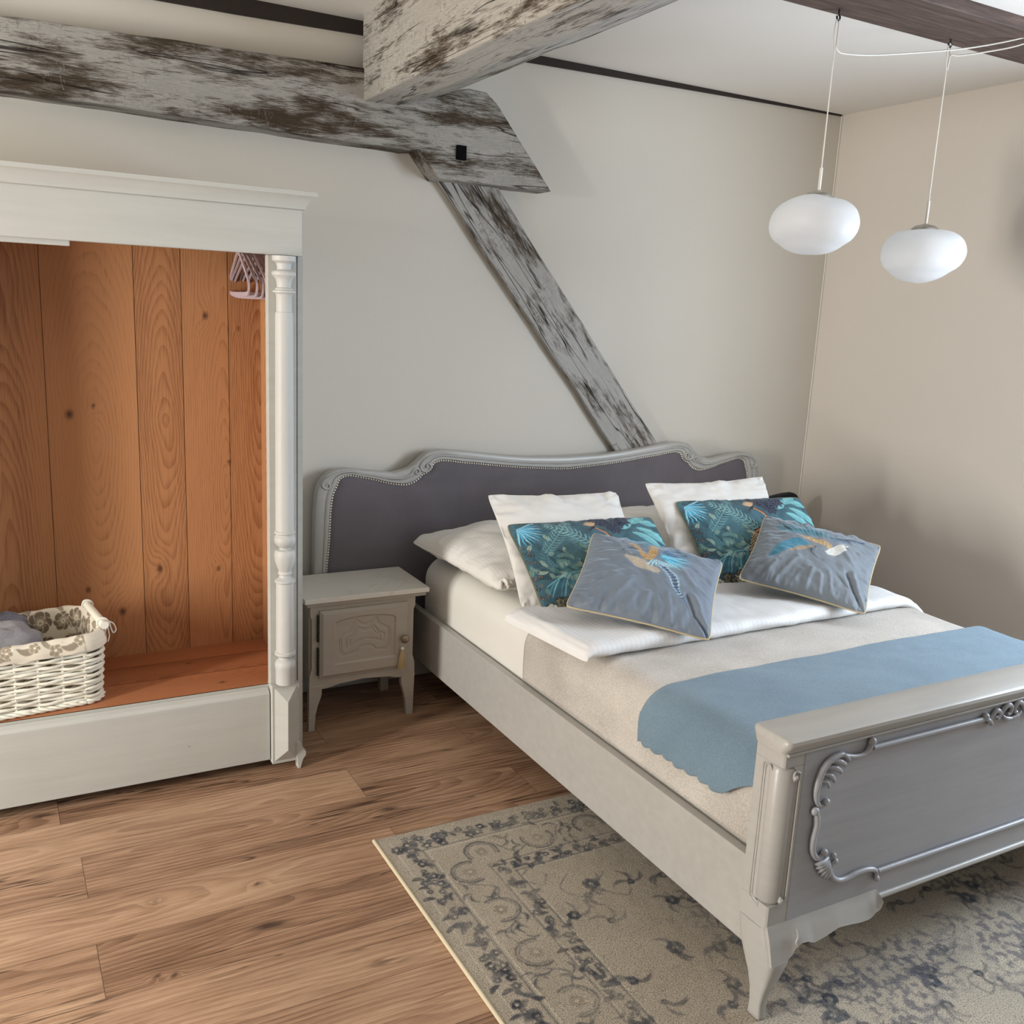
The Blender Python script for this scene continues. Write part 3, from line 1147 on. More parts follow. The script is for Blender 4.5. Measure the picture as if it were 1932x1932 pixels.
class Canvas:
    def __init__(s, w, h, sx, sy, bg):
        s.w, s.h, s.sx, s.sy = w, h, sx, sy
        s.a = np.zeros((w, h, 3)) + la(bg)
        s.X, s.Y = np.meshgrid((np.arange(w) + 0.5) / w * sx, (np.arange(h) + 0.5) / h * sy, indexing='ij')

    def blend(s, sl, al, col):
        s.a[sl] = s.a[sl] * (1 - al[..., None]) + la(col) * al[..., None]

    def stroke(s, pts, wid, col, alpha=1.0, soft=None):
        P = np.array(pts, float)
        Wd = np.full(len(P), wid) if np.isscalar(wid) else np.interp(np.linspace(0, 1, len(P)), np.linspace(0, 1, len(wid)), wid)
        mw = Wd.max() + 0.004
        i0 = max(0, int((P[:, 0].min() - mw) / s.sx * s.w))
        i1 = min(s.w, int((P[:, 0].max() + mw) / s.sx * s.w) + 2)
        j0 = max(0, int((P[:, 1].min() - mw) / s.sy * s.h))
        j1 = min(s.h, int((P[:, 1].max() + mw) / s.sy * s.h) + 2)
        if i1 <= i0 or j1 <= j0:
            return
        sl = (slice(i0, i1), slice(j0, j1))
        X, Y = s.X[sl], s.Y[sl]
        best = np.full(X.shape, 1e9)
        for k_ in range(len(P) - 1):
            a, c = P[k_], P[k_ + 1]
            d = c - a
            l2 = d @ d + 1e-12
            t = np.clip(((X - a[0]) * d[0] + (Y - a[1]) * d[1]) / l2, 0, 1)
            dist = np.hypot(X - a[0] - t * d[0], Y - a[1] - t * d[1]) - (Wd[k_] + (Wd[k_ + 1] - Wd[k_]) * t)
            best = np.minimum(best, dist)
        px = soft if soft else 0.8 * s.sx / s.w
        al = np.clip(0.5 - best / (2 * px), 0, 1) * alpha
        s.blend(sl, al, col)

    def leaf(s, a, c, wid, col, alpha=1.0, bend=0.0, vein=None):
        a, c = np.array(a, float), np.array(c, float)
        d = c - a
        n = np.array([-d[1], d[0]])
        t = np.linspace(0, 1, 9)[:, None]
        P = a + d * t + n * bend * 4 * t * (1 - t)
        s.stroke(P, wid * np.sin(np.pi * np.clip(np.linspace(0.04, 0.99, 9), 0, 1)) ** 0.8, col, alpha)
        if vein:
            s.stroke(P, 0.0006, vein, 0.8)

    def frond(s, pts, ln, n, col, wid=0.0016, alpha=0.9, ang=0.9, stem=True):
        P = smoothpath(np.array(pts, float), n)
        if stem:
            s.stroke(P, wid * 0.7, col, alpha)
        for i in range(1, n):
            d = P[i] - P[i - 1]
            d /= np.linalg.norm(d) + 1e-9
            f = math.sin(math.pi * min(1, 0.15 + 0.85 * i / n)) ** 0.6
            for sg in (-1, 1):
                ca, sa = math.cos(ang * sg), math.sin(ang * sg)
                e = np.array([d[0] * ca - d[1] * sa, d[0] * sa + d[1] * ca])
                s.leaf(P[i], P[i] + e * ln * f, wid, col, alpha, 0.12 * sg)

    def flower(s, c, r, n, col, inner=None, rot=0, line=None):
        for i in range(n):
            a = rot + 2 * math.pi * i / n
            q = (c[0] + 0.58 * r * math.cos(a), c[1] + 0.58 * r * math.sin(a))
            if line:
                s.stroke([q, q], 0.44 * r + 0.0009, line)
            s.stroke([q, q], 0.42 * r, col)
        s.stroke([c, c], r * 0.45, col)
        if inner:
            s.stroke([c, c], r * 0.24, inner)

    def sample(s, U, V_):
        i = np.clip((U * s.w).astype(int), 0, s.w - 1)
        j = np.clip((V_ * s.h).astype(int), 0, s.h - 1)
        return s.a[i, j]


# lining: band folded over the rim and down the inside, printed with taupe flowers
cv = Canvas(1520, 300, 1.52, 0.30, (222, 214, 196))
rg = np.random.default_rng(4)
for i in range(60):
    x, y = 0.01 + 0.025 * i + rg.uniform(-0.01, 0.01), rg.choice([0.03, 0.10, 0.17]) + rg.uniform(-0.03, 0.03)
    cv.leaf((x, y), (x + 0.06 * rg.choice([-1, 1]), y + rg.uniform(-0.03, 0.03)), 0.011, (150, 138, 120), 1, 0.2)
    cv.leaf((x + .02, y), (x + 0.05, y + rg.uniform(0.02, 0.05)), 0.008, (158, 147, 128), 1, -0.2)
for i in range(66):
    x, y = 0.01 + 0.0228 * i + rg.uniform(-0.008, 0.008), [0.030, 0.105, 0.185][i % 3] + rg.uniform(-0.012, 0.012)
    big = y > 0.07
    r_ = rg.uniform(0.030, 0.040) if big else rg.uniform(0.016, 0.022)
    cv.flower((x, y), r_, 7 if big else 5, (124, 110, 92) if big else (160, 148, 128), (232, 222, 200), rg.uniform(0, 6), (232, 222, 200))
    if big:
        for q in range(18):
            a = q * 2 * math.pi / 18
            cv.stroke([(x + 0.3 * r_ * math.cos(a), y + 0.3 * r_ * math.sin(a)), (x + 0.55 * r_ * math.cos(a), y + 0.55 * r_ * math.sin(a))], 0.0006, (232, 222, 200))
        cv.flower((x, y), r_ * 0.3, 8, (216, 204, 180), (110, 96, 80))
ZR = BZ + bh
lin = [(0.0225, ZR - 0.034), (0.0230, ZR - 0.020), (0.020, ZR - 0.004), (0.010, ZR + 0.010), (0.002, ZR + 0.014), (-0.006, ZR + 0.008), (-0.010, ZR - 0.02), (-0.011, ZR - 0.05), (-0.012, ZR - 0.09), (-0.013, ZR - 0.14), (-0.014, ZR - 0.19), (-0.016, ZR - 0.20)]
ld = np.concatenate([[0], np.cumsum([math.hypot(lin[i + 1][0] - lin[i][0], lin[i + 1][1] - lin[i][1]) for i in range(len(lin) - 1)])])
NL = 90
pth2 = pth
pth, tot = rr_path(760)
P = np.zeros((len(pth), NL, 3))
C = np.zeros((len(pth), NL, 3))
for i, (p, nn) in enumerate(pth):
    # rim dips a little between the ends
    endness = abs(p[0] / bw - 0.5) * 2
    for j in range(NL):
        s_ = ld[-1] * j / (NL - 1)
        o_ = np.interp(s_, ld, [q[0] for q in lin])
        z = np.interp(s_, ld, [q[1] for q in lin])
        wv = 0.0014 * math.sin(i * 0.122) * math.cos(j * 0.1)
        q = p + nn * (o_ + wv)
        P[i, j] = b2w(q, z - 0.006 * (1 - endness ** 2) + 0.001 * math.sin(i * 0.2))
        C[i, j] = cv.sample(np.array([(i / len(pth))]), np.array([s_ / 0.30]))[0]
mb = MB().grid(P, True, False)
M_lining = mat_vcol('flowered_lining', 0.85, 0.1)
mb.build('lining', M_lining, bk, smooth=60, cols={'paint': C})
pin, _ = rr_path(60, 0.015)
MB().add([b2w(p, BZ + 0.012) for p, nn in pin], [tuple(range(60))]).build('lining_floor', M_sheet, bk)
# wooden handle bar across the right end
hz = BZ + bh + 0.022
ha, hb_ = b2w((-0.012, 0.018), hz), b2w((-0.012, bd - 0.03), hz)
MB().tube(smoothpath([ha, lerp(np.array(ha), np.array(hb_), 0.5), hb_], 14), [0.0125] * 14, 16).build('handle', M_wicker, bk, smooth=40)
for t, dz in ((0.90, 0), (0.10, 0)):
    rib = MB()
    c = lerp(np.array(ha), np.array(hb_), t)
    ring = [c + np.array([0, 0.004 * math.sin(a * 0.5), 0]) + 0.0155 * (math.cos(a) * np.array([1, 0, 0]) + math.sin(a) * np.array([0, 0, 1])) for a in np.linspace(0, 2 * math.pi, 20, endpoint=False)]
    rib.tube(ring, 0.0035, 6, closed=True)
    rib.tube(smoothpath([c + np.array([0.014, 0, 0]), c + np.array([0.004, -0.006, -0.03]), c + np.array([0.006, 0.0, -0.05])], 10), 0.003, 6)
    if t > 0.5:
        rib.build('ribbon_tie', M_sheet, bk, smooth=60)
c = lerp(np.array(ha), np.array(hb_), 0.12)
rib.tube(smoothpath([c + np.array(q) for q in [(0.010, -0.004, 0.006), (0.030, -0.004, -0.004), (0.038, -0.002, -0.026), (0.030, -0.002, -0.036), (0.024, -0.004, -0.020), (0.020, -0.004, 0.0)]], 24), 0.0022, 6)
rib.tube(smoothpath([c + np.array(q) for q in [(0.012, -0.004, -0.004), (0.018, -0.006, -0.04), (0.013, -0.004, -0.062)]], 14), 0.0020, 6)
rib.build('ribbon_tie', M_sheet, bk, smooth=60)


def lump(name, c, sc, mat, label, seed, rot=0.0, amp=0.10):
    n, m = 40, 60
    V_ = np.zeros((n, m, 3))
    for i in range(n):
        t = math.pi * i / (n - 1)
        for k_ in range(m):
            a = 2 * math.pi * k_ / m
            d = np.array([math.sin(t) * math.cos(a), math.sin(t) * math.sin(a), math.cos(t)])
            e = 2.6
            rr = 1 / (abs(d[0]) ** e + abs(d[1]) ** e + abs(d[2]) ** e) ** (1 / e)
            rr *= 1 + amp * float(fbm(d[0] * 2 + seed, d[1] * 2 + d[2] * 3, seed, 4))
            q = d * rr * np.array(sc)
            V_[i, k_] = (c[0] + q[0] * math.cos(rot) - q[1] * math.sin(rot), c[1] + q[0] * math.sin(rot) + q[1] * math.cos(rot), c[2] + q[2])
    o = MB().grid(V_, False, True).build(name, mat, None, smooth=180)
    return tag(o, label, 'towel', 'towels in the basket')


lump('folded_towel', (0.0, 3.105, 0.445), (0.105, 0.085, 0.095), M_towel, 'light grey folded towel at the front of the wicker basket', 3, BA, 0.08)
lump('rolled_towel', (-0.03, 3.215, 0.470), (0.10, 0.055, 0.075), M_towel2, 'dark slate rolled towel behind the light grey one in the basket', 8, BA, 0.16)

# ------------------------------------------------------------------ nightstand
ns = thing('nightstand', 'small taupe painted nightstand with white stone top between wardrobe and bed', 'nightstand', (1.16, 3.3, 0))
MB().box(0.934, 1.411, 3.125, 3.432, 0.490, 0.508).build('stone_top', M_stone, ns, bevel=0.0025)
MB().box(0.944, 1.402, 3.135, 3.428, 0.474, 0.490).build('top_moulding', M_ns, ns, bevel=0.004, seg=3)
BX0, BX1, BY0, BY1 = 0.958, 1.362, 3.142, 3.424
b = MB()
b.box(BX0, BX0 + 0.014, BY0 + 0.018, BY1, 0.17, 0.474)
b.box(BX1 - 0.014, BX1, BY0 + 0.018, BY1, 0.17, 0.474)
b.box(BX0, BX1, BY1 - 0.012, BY1, 0.17, 0.474)
b.box(BX0 + 0.014, BX1 - 0.014, BY0 + 0.02, BY1 - 0.012, 0.17, 0.185)
b.build('cabinet_body', M_ns, ns, bevel=0.0015)
# face frame with chamfered stops and scalloped apron
o_ = [(0.958, 0.474), (0.958, 0.440), (0.964, 0.425), (0.964, 0.24), (0.956, 0.215), (0.954, 0.17), (0.985, 0.170), (1.003, 0.158), (1.03, 0.160), (1.06, 0.168), (1.10, 0.171), (1.16, 0.176), (1.22, 0.171), (1.262, 0.168), (1.29, 0.160), (1.318, 0.158), (1.335, 0.170), (1.366, 0.17), (1.364, 0.215), (1.356, 0.24), (1.356, 0.425), (1.362, 0.440), (1.362, 0.474)]
MB().prism(o_, 'y', BY0, BY0 + 0.018).build('face_frame', M_ns, ns, bevel=0.0015)
lt = [(0.954, 0.172), (0.952, 0.0), (0.975, 0.0), (0.979, 0.06), (0.988, 0.10), (1.000, 0.13), (1.003, 0.172)]
rt_ = [(1.366, 0.172), (1.362, 0.0), (1.336, 0.0), (1.331, 0.06), (1.322, 0.10), (1.312, 0.13), (1.310, 0.172)]
for pp in (lt, rt_):
    MB().prism(pp, 'y', BY0 - 0.0015, BY0 + 0.022).build('leg', M_ns, ns, bevel=0.002)
for (xa, xb) in ((0.956, 0.992), (1.326, 1.362)):
    MB().box(xa, xb, BY1 - 0.03, BY1, 0.0, 0.172).build('leg', M_ns, ns, bevel=0.002)
# carved door as a relief grid
dx0, dx1, dz0, dz1 = 0.990, 1.330, 0.203, 0.459
nx, nz = 210, 160
Xd, Zd = np.meshgrid(np.linspace(dx0, dx1, nx), np.linspace(dz0, dz1, nz), indexing='ij')


def pdist(X, Y, pts):
    best = np.full(X.shape, 1e9)
    for a, c in zip(pts[:-1], pts[1:]):
        d = (c[0] - a[0], c[1] - a[1])
        l2 = d[0] ** 2 + d[1] ** 2 + 1e-12
        t = np.clip(((X - a[0]) * d[0] + (Y - a[1]) * d[1]) / l2, 0, 1)
        best = np.minimum(best, np.hypot(X - a[0] - t * d[0], Y - a[1] - t * d[1]))
    return best


u = (Xd - dx0) / (dx1 - dx0)
w = (Zd - dz0) / (dz1 - dz0)
arch = 0.79 + 0.10 * np.sqrt(np.clip(1 - ((u - 0.50) / 0.36) ** 2, 0, 1)) - 0.02
inside = (u > 0.165) & (u < 0.845) & (w > 0.20) & (w < arch)
ss_ = lambda x, w_: np.clip(x / w_ + 0.5, 0, 1)
hgt = -0.0055 * ss_(u - 0.165, 0.012) * ss_(0.845 - u, 0.012) * ss_(w - 0.20, 0.016) * ss_(arch - w, 0.016)
frame = [(0.255, 0.30), (0.215, 0.36), (0.205, 0.57), (0.25, 0.62), (0.31, 0.66), (0.345, 0.74), (0.40, 0.82), (0.45, 0.76), (0.51, 0.74), (0.57, 0.76), (0.625, 0.82), (0.66, 0.72), (0.72, 0.68), (0.775, 0.64), (0.79, 0.56), (0.785, 0.38), (0.745, 0.32), (0.63, 0.33), (0.60, 0.39), (0.53, 0.42), (0.44, 0.40), (0.40, 0.33), (0.255, 0.30)]
sc = lambda pts, k: [(0.5 + (p[0] - 0.5) * k, 0.54 + (p[1] - 0.54) * k) for p in pts]
cw = lambda pts: [(dx0 + p[0] * (dx1 - dx0), dz0 + p[1] * (dz1 - dz0)) for p in pts]
inn = [(0.29, 0.40), (0.29, 0.55), (0.36, 0.60), (0.42, 0.70), (0.51, 0.66), (0.60, 0.70), (0.65, 0.60), (0.72, 0.56), (0.715, 0.44), (0.62, 0.50), (0.51, 0.52), (0.40, 0.49), (0.29, 0.40)]
for pts, dep in ((frame, 0.0055), (sc(frame, 0.92), 0.003), (inn, 0.005), (sc(inn, 0.80), 0.003)):
    dd = pdist(Xd, Zd, cw(pts))
    hgt -= dep * np.exp(-(dd / 0.0022) ** 2)
edge = np.minimum(np.minimum(Xd - dx0, dx1 - Xd), np.minimum(Zd - dz0, dz1 - Zd))
bev = np.clip(1 - edge / 0.012, 0, 1)
yf = 3.142 - 0.016 - hgt + bev * 0.009
dr = MB().grid(np.stack([Xd, yf, Zd], -1))
dr.box(dx0, dx1, 3.1335, 3.1425, dz0, dz1)
door = dr.build('door', M_ns, ns, smooth=30, recalc=False)
hg = MB()
for (za, zb_) in ((0.350, 0.440), (0.222, 0.318)):
    for i in range(9):
        z = lerp(za, zb_, i / 8)
        hg.lathe([(0.0032, -0.005), (0.0042, -0.003), (0.0042, 0.003), (0.0032, 0.005)], dx0 - 0.006, 3.134, 10, z)
    hg.tube([(dx0 - 0.006, 3.134, za), (dx0 - 0.006, 3.134, zb_)], 0.0028, 8)
hg.build('hinge', M_iron, door, smooth=50)
kb = MB().lathe([(0.006, 0), (0.006, 0.008), (0.011, 0.012), (0.0165, 0.016), (0.0165, 0.020), (0.013, 0.025), (0.006, 0.027)], 1.310, 3.126, 24, 0.322, 'y')
kb.build('knob', M_brass, door, smooth=40)
ks = thing('key_tassel', 'straw coloured tassel with a pearl bead hanging from the nightstand keyhole', 'tassel', (1.302, 3.115, 0.283))
MB().ball((1.302, 3.1155, 0.283), 0.0075, 14, 10).build('bead', M_nail, ks, smooth=180)
b = MB()
rg = np.random.default_rng(2)
for i in range(90):
    a = rg.uniform(0, 2 * math.pi)
    r_ = math.sqrt(rg.uniform(0, 1))
    tx, ty = 1.301 + 0.0155 * r_ * math.cos(a), 3.1165 + 0.0085 * r_ * math.sin(a)
    b.tube(smoothpath([(1.302 + 0.003 * math.cos(a), 3.116 + 0.003 * math.sin(a), 0.276), (1.302 + 0.009 * r_ * math.cos(a), 3.116 + 0.006 * r_ * math.sin(a), 0.255), (tx, ty, 0.205 + rg.uniform(-0.004, 0.006))], 7), 0.0011, 4)
b.ball((1.302, 3.116, 0.272), 0.0055, 12, 8)
b.build('fringe', M_tassel, ks, smooth=60)

# ------------------------------------------------------------------ bed
CX = 2.187
bed = thing('bed', 'large grey painted bed with grey velvet headboard and carved footboard', 'bed', (CX, 2.4, 0))
mir = lambda pts: [(2 * CX - p[0],) + tuple(p[1:]) for p in pts]
outL = [(1.060, 0.0), (1.060, 0.30), (1.062, 0.534), (1.066, 0.764), (1.078, 0.846), (1.102, 0.886), (1.14, 0.909), (1.192, 0.915), (1.267, 0.905), (1.377, 0.890), (1.444, 0.905), (1.489, 0.937), (1.525, 0.966), (1.58, 0.975), (1.675, 0.968), (1.821, 0.95), (2.0, 0.933), (2.187, 0.928)]
inL = [(1.100, 0.20), (1.106, 0.40), (1.1134, 0.5279), (1.1185, 0.5816), (1.1231, 0.651), (1.1267, 0.7407), (1.1346, 0.8088), (1.1462, 0.8372), (1.1542, 0.8553), (1.1614, 0.8736), (1.1866, 0.8877), (1.2163, 0.8887), (1.263, 0.8779), (1.3139, 0.8666), (1.3649, 0.8516), (1.4179, 0.8427), (1.446, 0.8414), (1.474, 0.8508), (1.4951, 0.8649), (1.5089, 0.8804), (1.5294, 0.888), (1.5452, 0.9015), (1.5500, 0.9122), (1.5620, 0.9268), (1.593, 0.9343), (1.6308, 0.9308), (1.6859, 0.9223), (1.7466, 0.9157), (1.9413, 0.8936), (2.145, 0.8785), (2.187, 0.878)]


def resample(pts, keys, ns):
    out = []
    for (a, c), n in zip(zip(keys[:-1], keys[1:]), ns):
        out.append(smoothpath(pts[a:c + 1], n + 1)[:-1])
    out.append(np.array([pts[keys[-1]]]))
    return np.vstack(out)


ko = [0, 7, 9, 13, 17]
ki = [0, 11, 16, 24, 30]
nsn = [46, 22, 30, 40]
A = resample(outL, ko, nsn)
B = resample(inL, ki, nsn)
A = np.vstack([A, np.array(mir(A.tolist()))[::-1][1:]])
B = np.vstack([B, np.array(mir(B.tolist()))[::-1][1:]])
sec = [(0.0, 3.471), (0.0, 3.448), (0.05, 3.441), (0.12, 3.438), (0.40, 3.437), (0.60, 3.438), (0.64, 3.4415), (0.69, 3.438), (0.90, 3.438), (0.96, 3.442), (1.0, 3.450), (1.0, 3.470)]
P = np.zeros((len(A), len(sec), 3))
for j, (t, y) in enumerate(sec):
    Q = A + (B - A) * t
    P[:, j, 0], P[:, j, 1], P[:, j, 2] = Q[:, 0], y, Q[:, 1]
hb = MB().grid(P)
hb.box(1.06, 1.10, 3.45, 3.471, 0.0, 0.30)
hb.box(2 * CX - 1.10, 2 * CX - 1.06, 3.45, 3.471, 0.0, 0.30)
hf = hb.build('headboard_frame', M_bed, bed, smooth=50, recalc=False)
for pts in ([(1.66, 0.955), (1.592, 0.962), (1.53, 0.948), (1.497, 0.917), (1.503, 0.896), (1.527, 0.892), (1.543, 0.908), (1.533, 0.922), (1.521, 0.914), (1.527, 0.906)],
            [(1.36, 0.868), (1.415, 0.868), (1.452, 0.880), (1.466, 0.897), (1.481, 0.904), (1.4925, 0.894), (1.485, 0.883), (1.474, 0.888), (1.479, 0.894)],
            [(1.24, 0.900), (1.19, 0.903), (1.145, 0.895), (1.103, 0.873), (1.094, 0.853), (1.110, 0.839), (1.124, 0.846), (1.118, 0.859), (1.108, 0.853)]):
    for f in (lambda q: q, mir):
        q = smoothpath([(p[0], 3.436, p[1]) for p in f(pts)], 70)
        MB().tube(q, np.interp(np.linspace(0, 1, 70), [0, 0.2, 0.75, 1], [0.001, 0.0042, 0.0048, 0.003]), 8).build('carved_scroll', M_bed, hf, smooth=60)
up_ = MB()
T = np.gradient(B, axis=0)
T /= np.linalg.norm(T, axis=1)[:, None]
Nn = np.stack([T[:, 1], -T[:, 0]], 1)
for _ in range(10):
    Nn[1:-1] = (Nn[:-2] + Nn[1:-1] * 2 + Nn[2:]) / 4
Nn /= np.linalg.norm(Nn, axis=1)[:, None]
rings = [(0.0, 3.458), (0.004, 3.452), (0.012, 3.447), (0.026, 3.443)]
P = np.zeros((len(B), len(rings), 3))
for j, (d, y) in enumerate(rings):
    Q = B + Nn * d
    P[:, j, 0], P[:, j, 1], P[:, j, 2] = Q[:, 0], y, Q[:, 1]
up_.grid(P)
base = [i * len(rings) + len(rings) - 1 for i in range(len(B))]
up_.f.append(tuple(base))
up_.box(1.12, 2 * CX - 1.12, 3.46, 3.471, 0.20, 0.84)
uph = up_.build('upholstery', M_velvetd, bed, smooth=40, recalc=True)
# nail heads along the edge of the velvet
d = np.concatenate([[0], np.cumsum(np.linalg.norm(np.diff(B, axis=0), axis=1))])
NB = B + Nn * 0.0035
s0 = np.interp(0.50, B[:30, 1], d[:30])
npos = []
s_ = s0
while s_ < d[-1] - s0:
    npos.append((np.interp(s_, d, NB[:, 0]), np.interp(s_, d, NB[:, 1])))
    s_ += 0.0108
nail = None
rest = MB()
for i, (x, z) in enumerate(npos):
    if i < 100:
        if nail is None:
            mb = MB().ball((0, 0, 0), 0.0044, 10, 6, (1, 0.8, 1))
            nail = mb.build('nailhead', M_nail, uph, smooth=180)
            o = nail
        else:
            o = nail.copy()
            COL.objects.link(o)
            o.parent = uph
        o.location = Vector((x, 3.449, z)) - ORG['bed']
    else:
        rest.ball((x, 3.449, z), 0.0044, 8, 5, (1, 0.7, 1))
# the prototype was built around the world origin: recentre its mesh
nail.data.transform(Matrix.Translation(ORG['bed']))
rr_ = rest.build('nailhead_row', M_nail, uph, smooth=180)
rr_['kind'] = 'stuff'
MB().box(1.285, 1.345, 3.452, 3.471, 0.06, 0.21).build('support_block', M_bed, bed, bevel=0.003)
# side rails
for f in (0, 1):
    xa, xb = (1.446, 1.473) if not f else (2 * CX - 1.473, 2 * CX - 1.446)
    MB().box(xa, xb, 1.40, 3.452, 0.150, 0.360).build('side_rail', M_bedh, bed, bevel=0.003)
MB().box(1.473, 2 * CX - 1.473, 1.42, 3.40, 0.19, 0.225).build('slat_base', M_bedh, bed)
# footboard
FX0, FX1 = 1.425, 2 * CX - 1.425
pn = MB()
pn.box(FX0 + 0.06, FX1 - 0.06, 1.3195, 1.39, 0.215, 0.662)
M_panel = mat_paint('bed_grey_paint_cool_shade', (162, 163, 167), (1.5, 12, 16), 8, 0.36, 0.0006, 0, 0.55)  # bed grey darkened and cooled to imitate bluish window light on the front
fbp = pn.build('footboard_panel', M_panel, bed, bevel=0.002)
cpr = [(1.302, 0.676), (1.298, 0.684), (1.300, 0.691), (1.307, 0.695), (1.405, 0.695), (1.412, 0.690), (1.413, 0.682), (1.408, 0.672), (1.404, 0.660), (1.314, 0.660), (1.309, 0.668)]


def inset_loft(prof, x0, x1, m=0.012):
    secs = []
    cy = sum(p[0] for p in prof) / len(prof)
    for (x, k_) in ((x0, m), (x0 + m * 0.35, m * 0.3), (x0 + m, 0), (x1 - m, 0), (x1 - m * 0.35, m * 0.3), (x1, m)):
        secs.append([(x, y + (k_ if y < cy else -k_), z - (0.3 * k_ if z > 0.685 else 0)) for (y, z) in prof])
    return secs


MB().loft(inset_loft(cpr, 1.414, 2 * CX - 1.414)).build('footboard_cap', M_bedh, bed, smooth=40)
MB().tube([(FX0 + 0.005, 1.3165, 0.655), (FX1 - 0.005, 1.3165, 0.655)], 0.004, 8).build('cap_bead', M_bedh, bed, smooth=60)
MB().tube([(FX0 + 0.04, 1.3185, 0.223), (FX1 - 0.04, 1.3185, 0.223)], 0.008, 10).build('lower_bead', M_bedh, bed, smooth=60)
for sd in (0, 1):
    mm = (lambda q: (2 * CX - q[0],) + tuple(q[1:])) if sd else (lambda q: q)
    # post with a chamfer that carries a round column
    poly = [(1.427, 1.405), (1.427, 1.362), (1.436, 1.350), (1.455, 1.331), (1.467, 1.3205), (1.492, 1.3205), (1.492, 1.405)]
    sq = [(1.427, 1.405), (1.427, 1.326), (1.431, 1.3205), (1.492, 1.3205), (1.492, 1.405)]
    pb = MB()
    pb.prism([mm(p) for p in poly], 'z', 0.292, 0.622)
    pb.prism([mm(p) for p in sq], 'z', 0.622, 0.662)
    pb.prism([mm(p) for p in sq], 'z', 0.235, 0.292)
    post = pb.build('corner_post', M_bed, bed, bevel=0.0015)
    c = mm((1.4555, 1.349))
    cb = MB().lathe([(0.012, 0.286), (0.024, 0.292), (0.029, 0.300), (0.029, 0.608), (0.024, 0.618), (0.012, 0.624)], c[0], c[1], 28)
    cb.build('fluted_column', M_bed, post, smooth=50)
    for dd in (0.0, 0.007):
        left = [(1.4265, 1.352, 0.606), (1.4265, 1.360, 0.616), (1.4265, 1.368 + dd, 0.612 + dd * .5), (1.4265, 1.372 + dd, 0.596), (1.4265, 1.372 + dd, 0.45), (1.4265, 1.372 + dd, 0.312), (1.4265, 1.366 + dd, 0.296 - dd), (1.4265, 1.350, 0.288 - dd)]
        MB().tube(smoothpath([mm(p) for p in left], 60), 0.0018, 6).build('side_reeding', M_bed, post, smooth=60)
    right = [(1.460, 1.319, 0.590), (1.457, 1.319, 0.602), (1.462, 1.319, 0.611), (1.472, 1.319, 0.606), (1.475, 1.319, 0.592), (1.475, 1.319, 0.45), (1.475, 1.319, 0.318), (1.472, 1.319, 0.300), (1.462, 1.319, 0.294), (1.456, 1.319, 0.302), (1.460, 1.319, 0.312)]
    sb = MB().tube(smoothpath([mm(p) for p in right], 80), 0.0026, 8)
    sb.ball(mm((1.461, 1.317, 0.598)), 0.006, 10, 8)
    sb.ball(mm((1.459, 1.317, 0.304)), 0.006, 10, 8)
    sb.build('carved_scroll', M_bed, post, smooth=60)
    # cabriole leg
    secs = []
    for (z, xa, xb, ya, yb_) in ((0.236, 1.4245, 1.498, 1.3205, 1.410), (0.205, 1.4245, 1.499, 1.3065, 1.408), (0.18, 1.425, 1.498, 1.2985, 1.402), (0.16, 1.4255, 1.491, 1.2930, 1.393), (0.14, 1.426, 1.484, 1.2955, 1.382), (0.11, 1.428, 1.473, 1.3025, 1.366), (0.075, 1.429, 1.461, 1.311, 1.354), (0.045, 1.429, 1.455, 1.315, 1.350), (0.025, 1.428, 1.455, 1.313, 1.350), (0.014, 1.428, 1.456, 1.313, 1.351), (0.011, 1.431, 1.453, 1.317, 1.348)):
        s = []
        rx = 0.42
        for k_ in range(24):
            a = 2 * math.pi * k_ / 24
            e = 0.42
            ca, sa = math.cos(a), math.sin(a)
            X = (xa + xb) / 2 + (xb - xa) / 2 * abs(ca) ** e * (1 if ca > 0 else -1)
            Y = (ya + yb_) / 2 + (yb_ - ya) / 2 * abs(sa) ** e * (1 if sa > 0 else -1)
            s.append(mm((X, Y, z)))
        secs.append(s)
    leg = MB().loft(secs).build('leg', M_bed, bed, smooth=50)
    sp = smoothpath([mm(p) for p in [(1.500, 1.2985, 0.232), (1.504, 1.2965, 0.214), (1.500, 1.2960, 0.200), (1.506, 1.2955, 0.186), (1.500, 1.2970, 0.174), (1.493, 1.2990, 0.184), (1.498, 1.2970, 0.194)]], 40)
    MB().tube(sp, 0.0022, 6).build('leg_scroll', M_bed, leg, smooth=60)
    # knee bracket with scalloped lower edge
    xk = [1.430, 1.47, 1.49, 1.500, 1.515, 1.535, 1.555, 1.59, 1.63, 1.667, 1.70, 1.725, 1.738, 1.752, 1.766, 1.772, 1.774]
    zk = [0.170, 0.172, 0.185, 0.200, 0.207, 0.205, 0.196, 0.201, 0.212, 0.208, 0.203, 0.202, 0.204, 0.214, 0.218, 0.226, 0.236]
    secs = []
    for x in np.linspace(1.430, 1.774, 60):
        zl = float(np.interp(x, xk, zk)) - 0.010
        ze = 0.244
        s = []
        for t in (0, 0.25, 0.5, 0.75, 1.0):
            s.append((x, 1.3185 - 0.026 * t ** 0.8, ze + (zl - ze) * t))
        for t in (1.0, 0.5, 0.0):
            s.append((x, 1.345 - 0.030 * t, ze + (zl - ze) * t))
        secs.append([mm(p) for p in s])
    MB().loft(secs).build('knee_bracket', M_bed, bed, smooth=40)

# rococo frame applied to the footboard
YO = 1.3175


def cur(pts, n=60):
    return smoothpath([(p[0], YO - (p[2] if len(p) > 2 else 0.004), p[1]) for p in pts], n)


